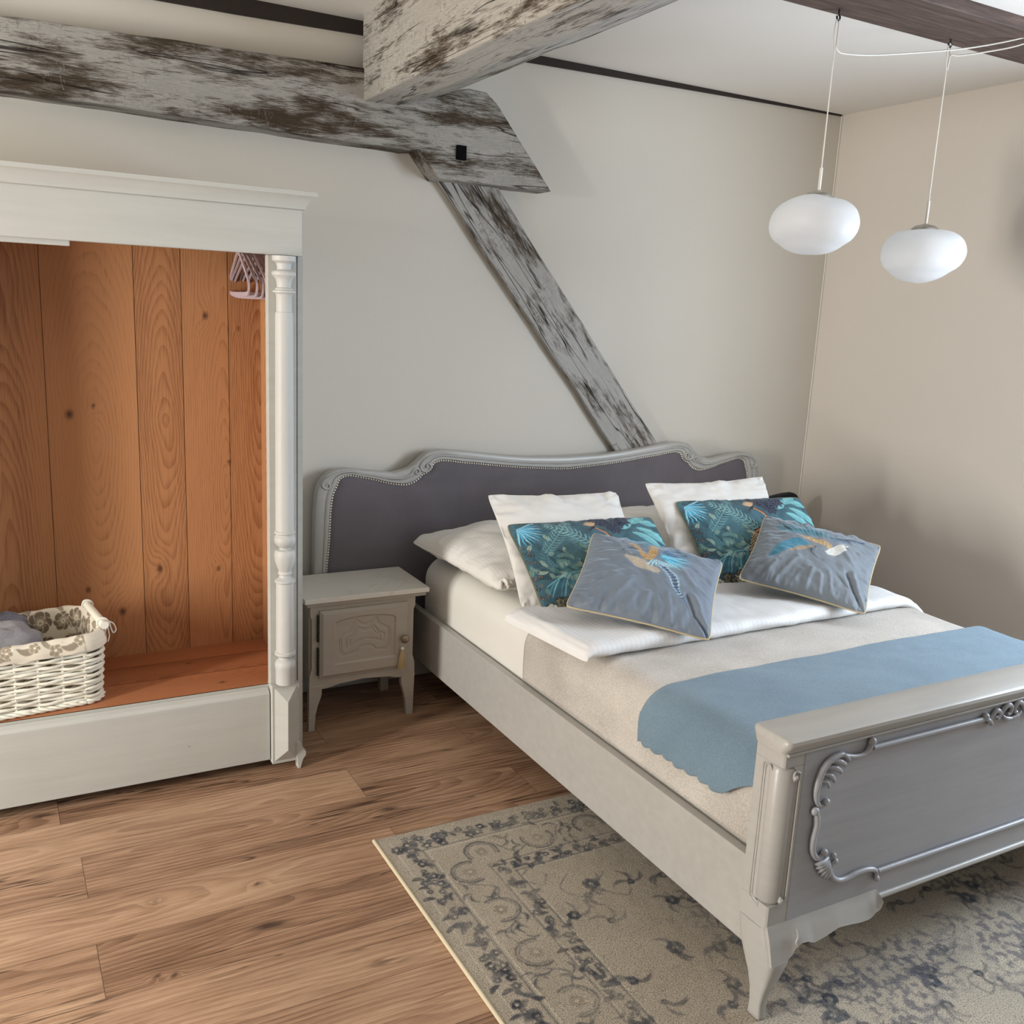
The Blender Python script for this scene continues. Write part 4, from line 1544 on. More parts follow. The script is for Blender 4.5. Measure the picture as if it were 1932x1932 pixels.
orn1 = [(1.6804, 0.640), (1.677, 0.628), (1.6638, 0.6166), (1.6368, 0.615), (1.6025, 0.6231), (1.5864, 0.6290), (1.5578, 0.6230), (1.5378, 0.6055), (1.5275, 0.5809), (1.5235, 0.5545), (1.5285, 0.5307), (1.5414, 0.5155), (1.5545, 0.5146), (1.5577, 0.5220)]
orn2 = [(1.5214, 0.5060), (1.5330, 0.4984), (1.5375, 0.4709), (1.5329, 0.4366), (1.5358, 0.4082), (1.5501, 0.3879), (1.5640, 0.3856), (1.5700, 0.3935)]
orn3 = [(1.6105, 0.3624), (1.5998, 0.3485), (1.6078, 0.3265), (1.6288, 0.3106), (1.6571, 0.3066), (1.6904, 0.3114), (1.7287, 0.3109), (1.7568, 0.3004), (1.7602, 0.282)]
ob = MB()
for f in (lambda q: q, mir):
    ob.tube(cur(f(orn1), 90), np.interp(np.linspace(0, 1, 90), [0, 0.1, 0.3, 0.5, 0.7, 0.9, 1], [0.008, 0.005, 0.0055, 0.008, 0.0085, 0.0055, 0.004]), 10)
    ob.tube(cur(f(orn2), 60), np.interp(np.linspace(0, 1, 60), [0, 0.15, 0.5, 0.85, 1], [0.006, 0.008, 0.008, 0.007, 0.005]), 10)
    ob.tube(cur(f(orn3), 60), np.interp(np.linspace(0, 1, 60), [0, 0.2, 0.5, 0.85, 1], [0.006, 0.007, 0.0065, 0.0065, 0.005]), 10)
    for (x, z, r_) in ((1.681, 0.643, 0.010), (1.5585, 0.5225, 0.0085), (1.526, 0.508, 0.010), (1.572, 0.396, 0.009), (1.6115, 0.364, 0.0075), (1.761, 0.280, 0.008), (1.604, 0.380, 0.007)):
        q = f([(x, z)])[0]
        ob.ball((q[0], YO - 0.006, q[1]), r_, 12, 8, (1, 0.9, 1))
    # acanthus leaflets inside the upper curve
    for (a, c, w_) in (((1.560, 0.617), (1.602, 0.603), 0.008), ((1.548, 0.606), (1.592, 0.588), 0.008), ((1.540, 0.592), (1.574, 0.571), 0.0075), ((1.534, 0.576), (1.560, 0.560), 0.006), ((1.583, 0.628), (1.612, 0.612), 0.007)):
        a, c = f([a])[0], f([c])[0]
        md = ((a[0] + c[0]) / 2, (a[1] + c[1]) / 2 + 0.006)
        ob.tube(cur([a + (0.004,), md + (0.009,), c + (0.006,), (c[0], c[1] - 0.006, 0.004)], 20), np.interp(np.linspace(0, 1, 20), [0, 0.4, 0.8, 1], [0.003, w_ * 0.8, w_ * 0.7, 0.002]), 8)
    # shell fan in the lower corner
    for i in range(6):
        t = i / 5
        e = (lerp(1.543, 1.594, t), lerp(0.372, 0.318, t))
        q0 = (1.588, 0.378)
        dx_, dz_ = e[0] - q0[0], e[1] - q0[1]
        ob.tube(cur(f([q0 + (0.004,), (q0[0] + dx_ * .5, q0[1] + dz_ * .5, 0.010), (q0[0] + dx_ * (0.9 + 0.2 * math.sin(math.pi * t)), q0[1] + dz_ * (0.9 + 0.2 * math.sin(math.pi * t)), 0.004)]), 14), np.interp(np.linspace(0, 1, 14), [0, 0.7, 1], [0.004, 0.0062, 0.003]), 8)
    ob.tube(cur(f([(1.689, 0.6258), (1.9, 0.6256), (2.0736, 0.6254)]), 16), 0.0062, 10)
    ob.tube(cur(f([(1.764, 0.2975), (1.98, 0.2970), (2.187, 0.2965)]), 16), 0.0060, 10)
    ob.ball((f([(2.081, 0.63)])[0][0], YO - 0.004, 0.631), 0.010, 12, 8)
    for (pts, w_) in (([(2.074, 0.626), (2.090, 0.622), (2.104, 0.614), (2.110, 0.605)], 0.006), ([(2.095, 0.608), (2.108, 0.628), (2.122, 0.640), (2.136, 0.634), (2.136, 0.620), (2.128, 0.618)], 0.0065), ([(2.120, 0.622), (2.140, 0.626), (2.150, 0.640), (2.166, 0.648), (2.180, 0.640), (2.178, 0.624), (2.168, 0.622)], 0.0068), ([(2.150, 0.622), (2.165, 0.612), (2.187, 0.608)], 0.006)):
        ob.tube(cur(f(pts), 24), np.interp(np.linspace(0, 1, 24), [0, 0.5, 1], [0.003, w_, 0.0045]), 8)
ob.build('applied_moulding', M_panel, fbp, smooth=60)


# ------------------------------------------------------------------ mattress and bed linen
def drape(hx0, hx1, zb, zt, r, crown=0.0, n=90):
    """points of a cover lying over the mattress, from the lower left edge to the lower right edge, by arc length"""
    pts = [(hx0, zb)]
    pts += [(hx0, lerp(zb, zt - r, t)) for t in np.linspace(0.1, 1, 10)]
    pts += [(hx0 + r - r * math.cos(a), zt - r + r * math.sin(a)) for a in np.linspace(0.12, math.pi / 2, 12)]
    for t in np.linspace(0.02, 0.98, 60):
        pts.append((lerp(hx0 + r, hx1 - r, t), zt + crown * math.sin(math.pi * t)))
    pts += [(hx1 - r + r * math.sin(a), zt - r + r * math.cos(a)) for a in np.linspace(0, math.pi / 2 - 0.12, 12)]
    pts += [(hx1, lerp(zt - r, zb, t)) for t in np.linspace(0, 1, 10)]
    P = np.array(pts)
    return P, np.concatenate([[0], np.cumsum(np.linalg.norm(np.diff(P, axis=0), axis=1))])


MX0, MX1 = 1.484, 2 * CX - 1.484
secs = []
for y in np.concatenate([np.linspace(1.42, 1.47, 6), np.linspace(1.6, 3.25, 24), np.linspace(3.31, 3.40, 10)]):
    e = 0.0
    for (yy, r_) in ((1.42, 0.05), (3.40, 0.09)):
        dd = abs(y - yy)
        if dd < r_:
            e = r_ - math.sqrt(max(0, r_ ** 2 - (r_ - dd) ** 2))
    x0, x1, z0, z1, r_ = MX0 + e, MX1 - e, 0.226, 0.562 - e * 0.5, 0.085
    s = []
    for (cx_, cz_, a0, rad) in ((x1 - r_, z1 - r_, 0, r_), (x0 + r_, z1 - r_, 90, r_), (x0 + 0.02, z0 + 0.02, 180, 0.02), (x1 - 0.02, z0 + 0.02, 270, 0.02)):
        for a in np.linspace(a0, a0 + 90, 9):
            s.append((cx_ + rad * math.cos(math.radians(a)), y, cz_ + rad * math.sin(math.radians(a))))
    secs.append(s)
mt = MB().loft(secs).build('mattress', M_sheet, None, smooth=50)
tag(mt, 'mattress in a smooth white fitted sheet, bare along its left edge beside the nightstand', 'mattress')

# beige fleece blanket
Pp, Ps = drape(1.4765, 2 * CX - 1.4765, 0.366, 0.570, 0.09, 0.004)
ys = np.linspace(1.402, 2.508, 90)
ssn = np.linspace(0, Ps[-1], 150)
G = np.zeros((len(ys), len(ssn), 3))
for i, y in enumerate(ys):
    for j, s_ in enumerate(ssn):
        x, z = np.interp(s_, Ps, Pp[:, 0]), np.interp(s_, Ps, Pp[:, 1])
        G[i, j] = (x, y, z)
nz_ = fbm(G[..., 0] * 3 + G[..., 2] * 4, G[..., 1] * 3, 21, 3)
top = (G[..., 2] > 0.55)
G[..., 2] += np.where(top, 0.004 * nz_, 0)
G[..., 0] += np.where(top, 0, np.where(G[..., 0] < CX, -1, 1) * 0.002 * (nz_ - 0.4))
G[..., 1] += np.where(np.arange(len(ys))[:, None] > 80, 0.006 * fbm(G[..., 0] * 4, G[..., 2] * 6, 3, 2), 0)
bl = MB().grid(G).build('blanket', M_blanket, None, smooth=180, solid=0.006, recalc=False)
tag(bl, 'beige fleece blanket covering the lower part of the bed', 'blanket')

# blue throw with scalloped edge, folded across the foot
Pp, Ps = drape(1.4625, 2 * CX - 1.4625, 0.380, 0.590, 0.10, 0.004)
sL = np.interp(0.452, Pp[:20, 1], Ps[:20])
sR = Ps[-1] - sL
NY, NS = 150, 170
G = np.zeros((NY, NS, 3))
for i in range(NY):
    t = i / (NY - 1)
    yfar = 1.868
    for j in range(NS):
        q = j / (NS - 1)
        ynear = 1.428
        ph = t * 7.5
        scal = 0.008 * abs(math.sin(math.pi * ph)) + 0.006 * t * 0
        a0 = sL - scal + 0.012 * (1 - t) - 0.004
        s_ = lerp(a0, sR, q)
        x, z = np.interp(s_, Ps, Pp[:, 0]), np.interp(s_, Ps, Pp[:, 1])
        hang = max(0.0, min(1.0, (0.52 - z) / 0.10)) if x < CX else 0
        yn = ynear + 0.135 * hang ** 0.7
        yf_ = yfar - 0.004 * hang
        y = lerp(yn, yf_, t)
        out = 0.014 * hang * (0.4 + 0.6 * math.sin(t * 9 + 0.6) ** 2)
        if t > 0.96:
            z -= 0.010 * ((t - 0.96) / 0.04) ** 2 if hang == 0 else 0
            out -= 0.008 * ((t - 0.96) / 0.04) ** 2 * hang
        G[i, j] = (x - out, y, z)
n1 = fbm(G[..., 0] * 4, G[..., 1] * 5, 33, 3)
G[..., 2] += np.where(G[..., 2] > 0.56, 0.004 * n1, 0)
th = MB().grid(G).build('throw_blanket', M_throw, None, smooth=180, solid=0.010, recalc=False)
tag(th, 'light blue throw with scalloped edge laid across the foot of the bed', 'throw')

# folded white duvet
YA, YB = 2.095, 2.50
zb_, zt_ = 0.578, 0.626
sec = []
for t in np.linspace(0, 1, 14):
    sec.append((lerp(YB, YA + 0.04, t), zb_))
for a in np.linspace(0, math.pi, 14)[1:-1]:
    sec.append((YA + 0.036 - 0.036 * math.sin(a), (zb_ + zt_) / 2 - (zt_ - zb_) / 2 * math.cos(a)))
for t in np.linspace(0, 1, 16):
    sec.append((lerp(YA + 0.04, YB - 0.01, t), zt_ - 0.006 * t))
for (y, z) in ((YB, zt_ - 0.014), (YB - 0.01, 0.606), (YB - 0.10, 0.605), (YB - 0.24, 0.6045), (YB - 0.27, 0.602), (YB - 0.24, 0.5995), (YB - 0.10, 0.599), (YB, 0.598), (YB + 0.008, 0.588)):
    sec.append((y, z))
sec = np.array(sec)
NX = 170
xs = np.concatenate([1.438 + 0.05 * (1 - np.cos(np.linspace(0, math.pi / 2, 14))), np.linspace(1.50, 2.86, NX - 30), np.linspace(2.87, 2.925, 16)])
G = np.zeros((len(xs), len(sec), 3))
for i, x in enumerate(xs):
    dl = min(1.0, (x - 1.438) / 0.045)
    kz = 0.30 + 0.70 * math.sqrt(max(0, 1 - (1 - dl) ** 2))
    dr = max(0.0, (x - 2.76) / 0.165)
    drop = 0.075 * dr ** 2
    kz *= 1 - 0.35 * dr
    for j, (y, z) in enumerate(sec):
        zc = 0.594 if j > 0 else 0.594
        zz = 0.578 + (z - 0.578) * kz
        G[i, j] = (x - (y - YA) * 0.11 * (1 - min(1, (x - 1.438) / 0.25)), y + 0.02 * (x - 1.45) / 1.4, zz - drop)
nn_ = fbm(G[..., 0] * 5, G[..., 1] * 7 + G[..., 2] * 9, 51, 3)
n2 = fbm(G[..., 0] * 22, G[..., 1] * 9, 55, 2)
sidew = np.exp(-((G[..., 0] - 1.44) / 0.10) ** 2)
G[..., 2] += np.where(G[..., 2] > 0.585, 0.005 * nn_ + 0.0012 * n2, 0) + 0.004 * sidew * np.where(G[..., 2] > 0.583, fbm(G[..., 0] * 8, G[..., 2] * 90, 3, 2), 0)
G[..., 1] += 0.006 * fbm(G[..., 0] * 6, G[..., 2] * 5, 52, 3)
dv = MB().grid(G, False, True)
for e in (0, len(xs) - 1):
    ring = [e * len(sec) + j for j in range(len(sec))]
    dv.f.append(tuple(ring if e == 0 else ring[::-1]))
dvo = dv.build('folded_duvet', M_stripe_d, None, smooth=60)
tag(dvo, 'folded white striped duvet lying across the bed under the blue cushions', 'duvet')


# ------------------------------------------------------------------ pillows and cushions
def cushion(corners, Tf, Tb, N=70, pinch=0.06, p=0.42, seed=0, wr=0.004, wk=(9, 2.5), edge=0.0, folds=None, corner=0.035):
    cc = np.mean([np.array(c, float) for c in corners], 0)
    TL_, TR_, BR_, BL_ = [cc + (np.array(c, float) - cc) * (1 + 0.75 * corner) for c in corners]
    n = np.cross(TR_ - TL_, TL_ - BL_)
    n /= np.linalg.norm(n)
    s = np.sin(np.linspace(-1, 1, N) * math.pi / 2 * 0.94) / math.sin(math.pi / 2 * 0.94)
    U, V_ = np.meshgrid(s, s, indexing='ij')
    Up = U * (1 - pinch * (1 - V_ ** 2) * np.abs(U))
    Vp = V_ * (1 - pinch * (1 - U ** 2) * np.abs(V_))
    cr_ = 1 - corner * (np.abs(U) * np.abs(V_)) ** 10
    Up, Vp = Up * cr_, Vp * cr_
    a, c = (Up + 1) / 2, (Vp + 1) / 2
    base = (BL_ * ((1 - a) * (1 - c))[..., None] + BR_ * (a * (1 - c))[..., None] + TL_ * ((1 - a) * c)[..., None] + TR_ * (a * c)[..., None])
    prof = np.clip((1 - U ** 2) * (1 - V_ ** 2), 0, 1) ** p
    ed = np.minimum(1 - np.abs(U), 1 - np.abs(V_))
    du, dv_ = np.abs(U), np.abs(V_)
    # folds run away from the nearest edge
    t = np.where(1 - du < 1 - dv_, V_, U)
    q = np.where(1 - du < 1 - dv_, U, V_)
    fold = fbm(t * wk[0] + 3.1 * seed, q * wk[1], seed, 3)
    fold2 = fbm(U * 2.3 + V_ * 1.1 + seed, V_ * 2.1 - U * .7, seed + 5, 3)
    msk = np.clip(ed / 0.03, 0, 1)
    wrk = wr * (fold * np.exp(-ed / 0.32) * 1.3 + 0.8 * fold2) * msk
    if folds:
        ua, va = (U + 1) / 2, (V_ + 1) / 2
        for (pts, hh, ww) in folds:
            wrk = wrk + hh * np.exp(-(pdist(ua, va, pts) / ww) ** 2) * np.clip(ed / 0.05, 0, 1)
    F = base + n * (prof * Tf + wrk + edge * msk)[..., None]
    Bk = base - n * (prof * Tb + 0.5 * wrk)[..., None]
    rim = np.concatenate([base[:, 0], base[-1, 1:], base[-2::-1, -1], base[0, -2:0:-1]])
    return F, Bk, rim, U, V_, n


def make_cushion(name, corners, label, cat, mat, Tf, Tb, canvas=None, pipe=None, back=(90, 104, 122), group=None, stripe=None, shift=0.10, **kw):
    F, Bk, rim, U, V_, n = cushion(corners, Tf, Tb, **kw)
    loc = np.mean([np.array(c) for c in corners], 0)
    mb = MB().grid(F)
    mb.grid(Bk[:, ::-1])
    cols = None
    if canvas is not None:
        a = (U + 1) / 2
        b_ = (V_ + 1) / 2
        b_ = b_ + shift * np.clip((1 - U ** 2) * (1 - V_ ** 2), 0, 1) ** 0.5
        C = canvas.sample(np.clip(a, 0, 0.9999), np.clip(b_, 0, 0.9999))
        cols = {'paint': np.concatenate([C.reshape(-1, 3), np.broadcast_to(la(back), (U.size, 3))])}
    if stripe:
        a = (U + 1) / 2 * stripe[0]
        b_ = (V_ + 1) / 2 * stripe[1]
        z = np.stack([a, b_, 0 * a], -1).reshape(-1, 3)
        cols = {'suv': np.concatenate([z, z])}
    if pipe is None:
        o = mb.build(name, mat, None, smooth=180, cols=cols, recalc=False)
        # move the origin to the middle of the cushion
        o.data.transform(Matrix.Translation(-Vector(loc)))
        o.location = loc
        return tag(o, label, cat, group)
    r = thing(name, label, cat, loc, group)
    mb.build('cushion_cover', mat, r, smooth=180, cols=cols, recalc=False)
    MB().tube(rim, 0.0028, 6, closed=True).build('piping', pipe, r, smooth=180)
    return r


cA = [(1.412, 3.30, 0.640), (2.165, 3.37, 0.665), (2.165, 2.74, 0.600), (1.505, 2.755, 0.598)]
cB = [(2.195, 3.37, 0.665), (2.945, 3.32, 0.655), (2.885, 2.755, 0.600), (2.200, 2.74, 0.600)]
pA = make_cushion('pillow', cA, 'plump white striped pillow lying flat at the head of the bed by the nightstand', 'pillow', M_stripe, 0.105, 0.045, stripe=(0.70, 0.58), pipe=M_stripe, N=90, pinch=0.05, p=0.40, seed=3, wr=0.008, wk=(5, 1.5))
make_cushion('pillow', cB, 'white striped pillow lying flat behind the right hand cushions, mostly hidden', 'pillow', M_stripe, 0.105, 0.045, stripe=(0.70, 0.58), N=90, pinch=0.05, p=0.40, seed=4, wr=0.008, wk=(5, 1.5))
kt = MB()
kc = np.array((1.520, 2.738, 0.622))
rgk = np.random.default_rng(3)
for i in range(5):
    ax_ = rgk.normal(0, 1, 3)
    ax_ /= np.linalg.norm(ax_)
    e1_ = np.cross(ax_, (0.3, 0.5, 0.8))
    e1_ /= np.linalg.norm(e1_)
    e2_ = np.cross(ax_, e1_)
    kt.tube([kc + np.array((0.012 * (i - 2) * 0.6, 0.003 * (i % 2), 0.004 * (i % 3) - 0.004)) + 0.011 * (math.cos(a) * e1_ + math.sin(a) * e2_) for a in np.linspace(0, 2 * math.pi, 18, endpoint=False)], 0.0062, 8, closed=True)
kt.build('knotted_corner', M_plainwhite, pA, smooth=180)
cC = [(1.546, 2.947, 0.889), (2.055, 2.877, 0.886), (2.002, 2.515, 0.590), (1.493, 2.570, 0.590)]
cD = [(2.203, 2.900, 0.909), (2.735, 2.826, 0.925), (2.685, 2.515, 0.600), (2.157, 2.580, 0.600)]
make_cushion('pillow', cC, 'plain white pillow leaning upright behind the left teal cushion', 'pillow', M_plainwhite, 0.045, 0.045, N=80, pinch=0.07, p=0.5, seed=6, wr=0.008, wk=(5, 1.5))
make_cushion('pillow', cD, 'plain white pillow leaning upright behind the right teal cushion', 'pillow', M_plainwhite, 0.045, 0.045, N=80, pinch=0.09, p=0.5, seed=9, wr=0.008, wk=(5, 1.5))


def jungle(seed):
    c = Canvas(480, 330, 0.58, 0.40, (66, 100, 112))
    rg = np.random.default_rng(seed)
    n = fbm(c.X * 9, c.Y * 9, 2, 4)
    c.a *= (1 + 0.25 * n)[..., None]
    s = lambda u_, v_: (u_ * 0.58, v_ * 0.40)
    # dim fern fronds in the ground colour
    for i in range(60):
        u_, v_ = rg.uniform(0.02, 0.98), rg.uniform(0.10, 0.98)
        a = rg.uniform(0, 6.28)
        q = s(u_, v_)
        c.frond([q, (q[0] + 0.04 * math.cos(a), q[1] + 0.04 * math.sin(a)), (q[0] + 0.075 * math.cos(a + .4), q[1] + 0.075 * math.sin(a + .4))], 0.022, 13, [(36, 62, 72), (44, 84, 96), (78, 120, 126), (30, 52, 62)][i % 4], 0.0015, 0.75)
    # pale ferns
    c.frond([s(0.12, 0.62), s(0.24, 0.80), s(0.36, 0.97)], 0.034, 15, (128, 172, 172), 0.0018, 0.9)
    c.frond([s(0.48, 0.60), s(0.36, 0.82), s(0.22, 0.95)], 0.036, 15, (144, 186, 184), 0.0020, 0.9)
    c.frond([s(0.50, 0.45), s(0.40, 0.62), s(0.32, 0.76)], 0.030, 13, (112, 150, 150), 0.0018, 0.8)
    c.frond([s(0.14, 0.40), s(0.12, 0.55), s(0.16, 0.70)], 0.028, 13, (92, 138, 146), 0.0018, 0.8)
    # palm fan in the top left corner
    for i in range(11):
        a = -1.75 + i * 0.21
        q = s(0.035, 0.93)
        c.leaf(q, (q[0] + 0.085 * math.cos(a), q[1] + 0.085 * math.sin(a)), 0.0030, (84, 176, 214) if i % 2 else (150, 206, 226), 0.95)
    # right hand large pale turquoise leaves
    for (a, e, w_) in (((0.80, 0.92), (0.93, 0.99), 0.018), ((0.82, 0.86), (0.99, 0.62), 0.020), ((0.86, 0.93), (1.0, 0.86), 0.016), ((0.76, 0.80), (0.92, 0.58), 0.018), ((0.80, 0.97), (0.70, 0.86), 0.014), ((0.90, 0.55), (0.99, 0.42), 0.014), ((0.84, 0.48), (0.97, 0.30), 0.016)):
        c.leaf(s(*a), s(*e), w_, (112, 176, 182), 0.95, 0.08, (64, 120, 132))
        c.leaf(s(*a), s(*e), w_ * 0.4, (146, 202, 204), 0.5, 0.14)
    # navy blossoms at the top centre
    for (u_, v_) in ((0.60, 0.95), (0.68, 0.93), (0.74, 0.95), (0.64, 0.86), (0.55, 0.98)):
        q = s(u_, v_)
        for i in range(7):
            a = i * 0.9 + u_ * 9
            c.leaf(q, (q[0] + 0.034 * math.cos(a), q[1] + 0.030 * math.sin(a)), 0.0085, (36, 42, 62), 0.95, 0.1, (112, 122, 142))
    # central cluster of pale green leaves
    for i in range(120):
        u_, v_ = rg.normal(0.32, 0.14), rg.normal(0.46, 0.11)
        a = rg.uniform(0, 6.28)
        q = s(u_, v_)
        ln = rg.uniform(0.022, 0.044)
        col = [(122, 150, 140), (96, 132, 128), (70, 108, 108), (148, 170, 156), (48, 78, 84)][rg.integers(5)]
        c.leaf(q, (q[0] + ln * math.cos(a), q[1] + ln * math.sin(a)), 0.0066, col, 0.95, 0.1, (44, 70, 72))
    # sweeping palm leaves, lower left
    for i in range(17):
        t = i / 16
        q0 = s(0.14 + 0.25 * t, 0.36 - 0.06 * (t - .5) ** 2)
        c.stroke(smoothpath([q0, (q0[0] - 0.03 + 0.05 * t, q0[1] - 0.035), (q0[0] - 0.055 + 0.09 * t, q0[1] - 0.085)], 12), [0.0008, 0.0024, 0.0006], [(70, 136, 160), (120, 178, 190), (44, 92, 116)][i % 3], 0.95)
    c.stroke(smoothpath([s(0.06, 0.26), s(0.22, 0.38), s(0.44, 0.36)], 14), 0.0016, (116, 180, 190), 0.9)
    # dark and cream blooms along the bottom
    for i in range(34):
        u_, v_ = rg.uniform(0.04, 0.95), rg.uniform(0.02, 0.17)
        q = s(u_, v_)
        r_ = rg.uniform(0.012, 0.022)
        c.flower(q, r_ * 1.25, 5, (32, 34, 34), None, rg.uniform(0, 6))
        c.flower(q, r_, 5, [(168, 164, 144), (112, 108, 90), (74, 84, 82), (190, 190, 178)][rg.integers(4)], (70, 56, 40), rg.uniform(0, 6), (48, 46, 40))
    for i in range(22):
        q = s(rg.uniform(0.0, 0.05), rg.uniform(0.1, 0.72))
        c.flower(q, rg.uniform(0.004, 0.007), 5, [(48, 40, 52), (96, 92, 88), (38, 44, 54), (84, 66, 76)][rg.integers(4)], (180, 160, 120))
    # pheasant: tail flame, scaled body, curved neck, crested head
    body = smoothpath([s(0.44, 0.60), s(0.40, 0.48), s(0.345, 0.34), s(0.31, 0.24)], 20)
    c.stroke(body, [0.012, 0.024, 0.021, 0.012], (44, 32, 26))
    for i in range(1, 20):
        d = body[i] - body[i - 1]
        d /= np.linalg.norm(d)
        m_ = np.array([-d[1], d[0]])
        wv = 0.020 * math.sin(math.pi * min(1, 0.2 + 0.8 * i / 19)) + 0.004
        for k_ in range(-2, 3):
            p_ = body[i] + m_ * (k_ + 0.5 * (i % 2)) * wv / 2.4
            c.stroke([p_, p_ + d * 0.0035], 0.0026, (206, 186, 152), 0.95)
    for i in range(14):
        q = s(0.305 + rg.uniform(-0.02, 0.03), 0.25 + rg.uniform(-0.02, 0.02))
        c.leaf(q, (q[0] - 0.012 + rg.uniform(-.01, .01), q[1] - rg.uniform(0.02, 0.05)), 0.004, [(150, 66, 34), (190, 96, 48), (104, 40, 26)][i % 3], 0.95)
    neck = smoothpath([s(0.44, 0.60), s(0.555, 0.70), s(0.57, 0.80), s(0.515, 0.90)], 20)
    c.stroke(neck, [0.010, 0.0065, 0.0055, 0.006], (50, 38, 40))
    c.stroke(neck + np.array([-0.002, 0.0]), [0.004, 0.0025, 0.003, 0.003], (206, 142, 106))
    for i in range(9):
        a = 0.3 + i * 0.22
        q = s(0.505, 0.905)
        c.leaf(q, (q[0] + 0.034 * math.cos(a + .5), q[1] + 0.030 * math.sin(a + .5)), 0.003, (204, 170, 134), 0.95)
    c.stroke([s(0.51, 0.895), s(0.49, 0.875), s(0.465, 0.85)], [0.006, 0.003, 0.0012], (40, 34, 38))
    # worn velvet variation in the weave
    return c


M_jungle = mat_vcol('printed_teal_velvet', 0.75, 0.12, 500, 0.0006)
cE = [(1.538, 2.773, 0.817), (2.104, 2.723, 0.818), (2.076, 2.404, 0.612), (1.51, 2.454, 0.610)]
cF = [(2.267, 2.781, 0.855), (2.828, 2.709, 0.855), (2.789, 2.412, 0.612), (2.229, 2.485, 0.612)]
jun = jungle(12)
M_pipe2 = mat_plain('olive_piping', (120, 112, 84), 0.7)
make_cushion('cushion', cE, 'teal printed cushion with jungle leaves and a pheasant, on the left side of the bed', 'cushion', M_jungle, 0.055, 0.022, jun, M_pipe2, (50, 92, 100), N=230, pinch=0.035, p=0.5, seed=14, wr=0.004)
make_cushion('cushion', cF, 'teal printed jungle cushion with a pheasant, on the far right side of the bed', 'cushion', M_jungle, 0.055, 0.022, jun, M_pipe2, (50, 92, 100), N=230, pinch=0.035, p=0.5, seed=15, wr=0.004)


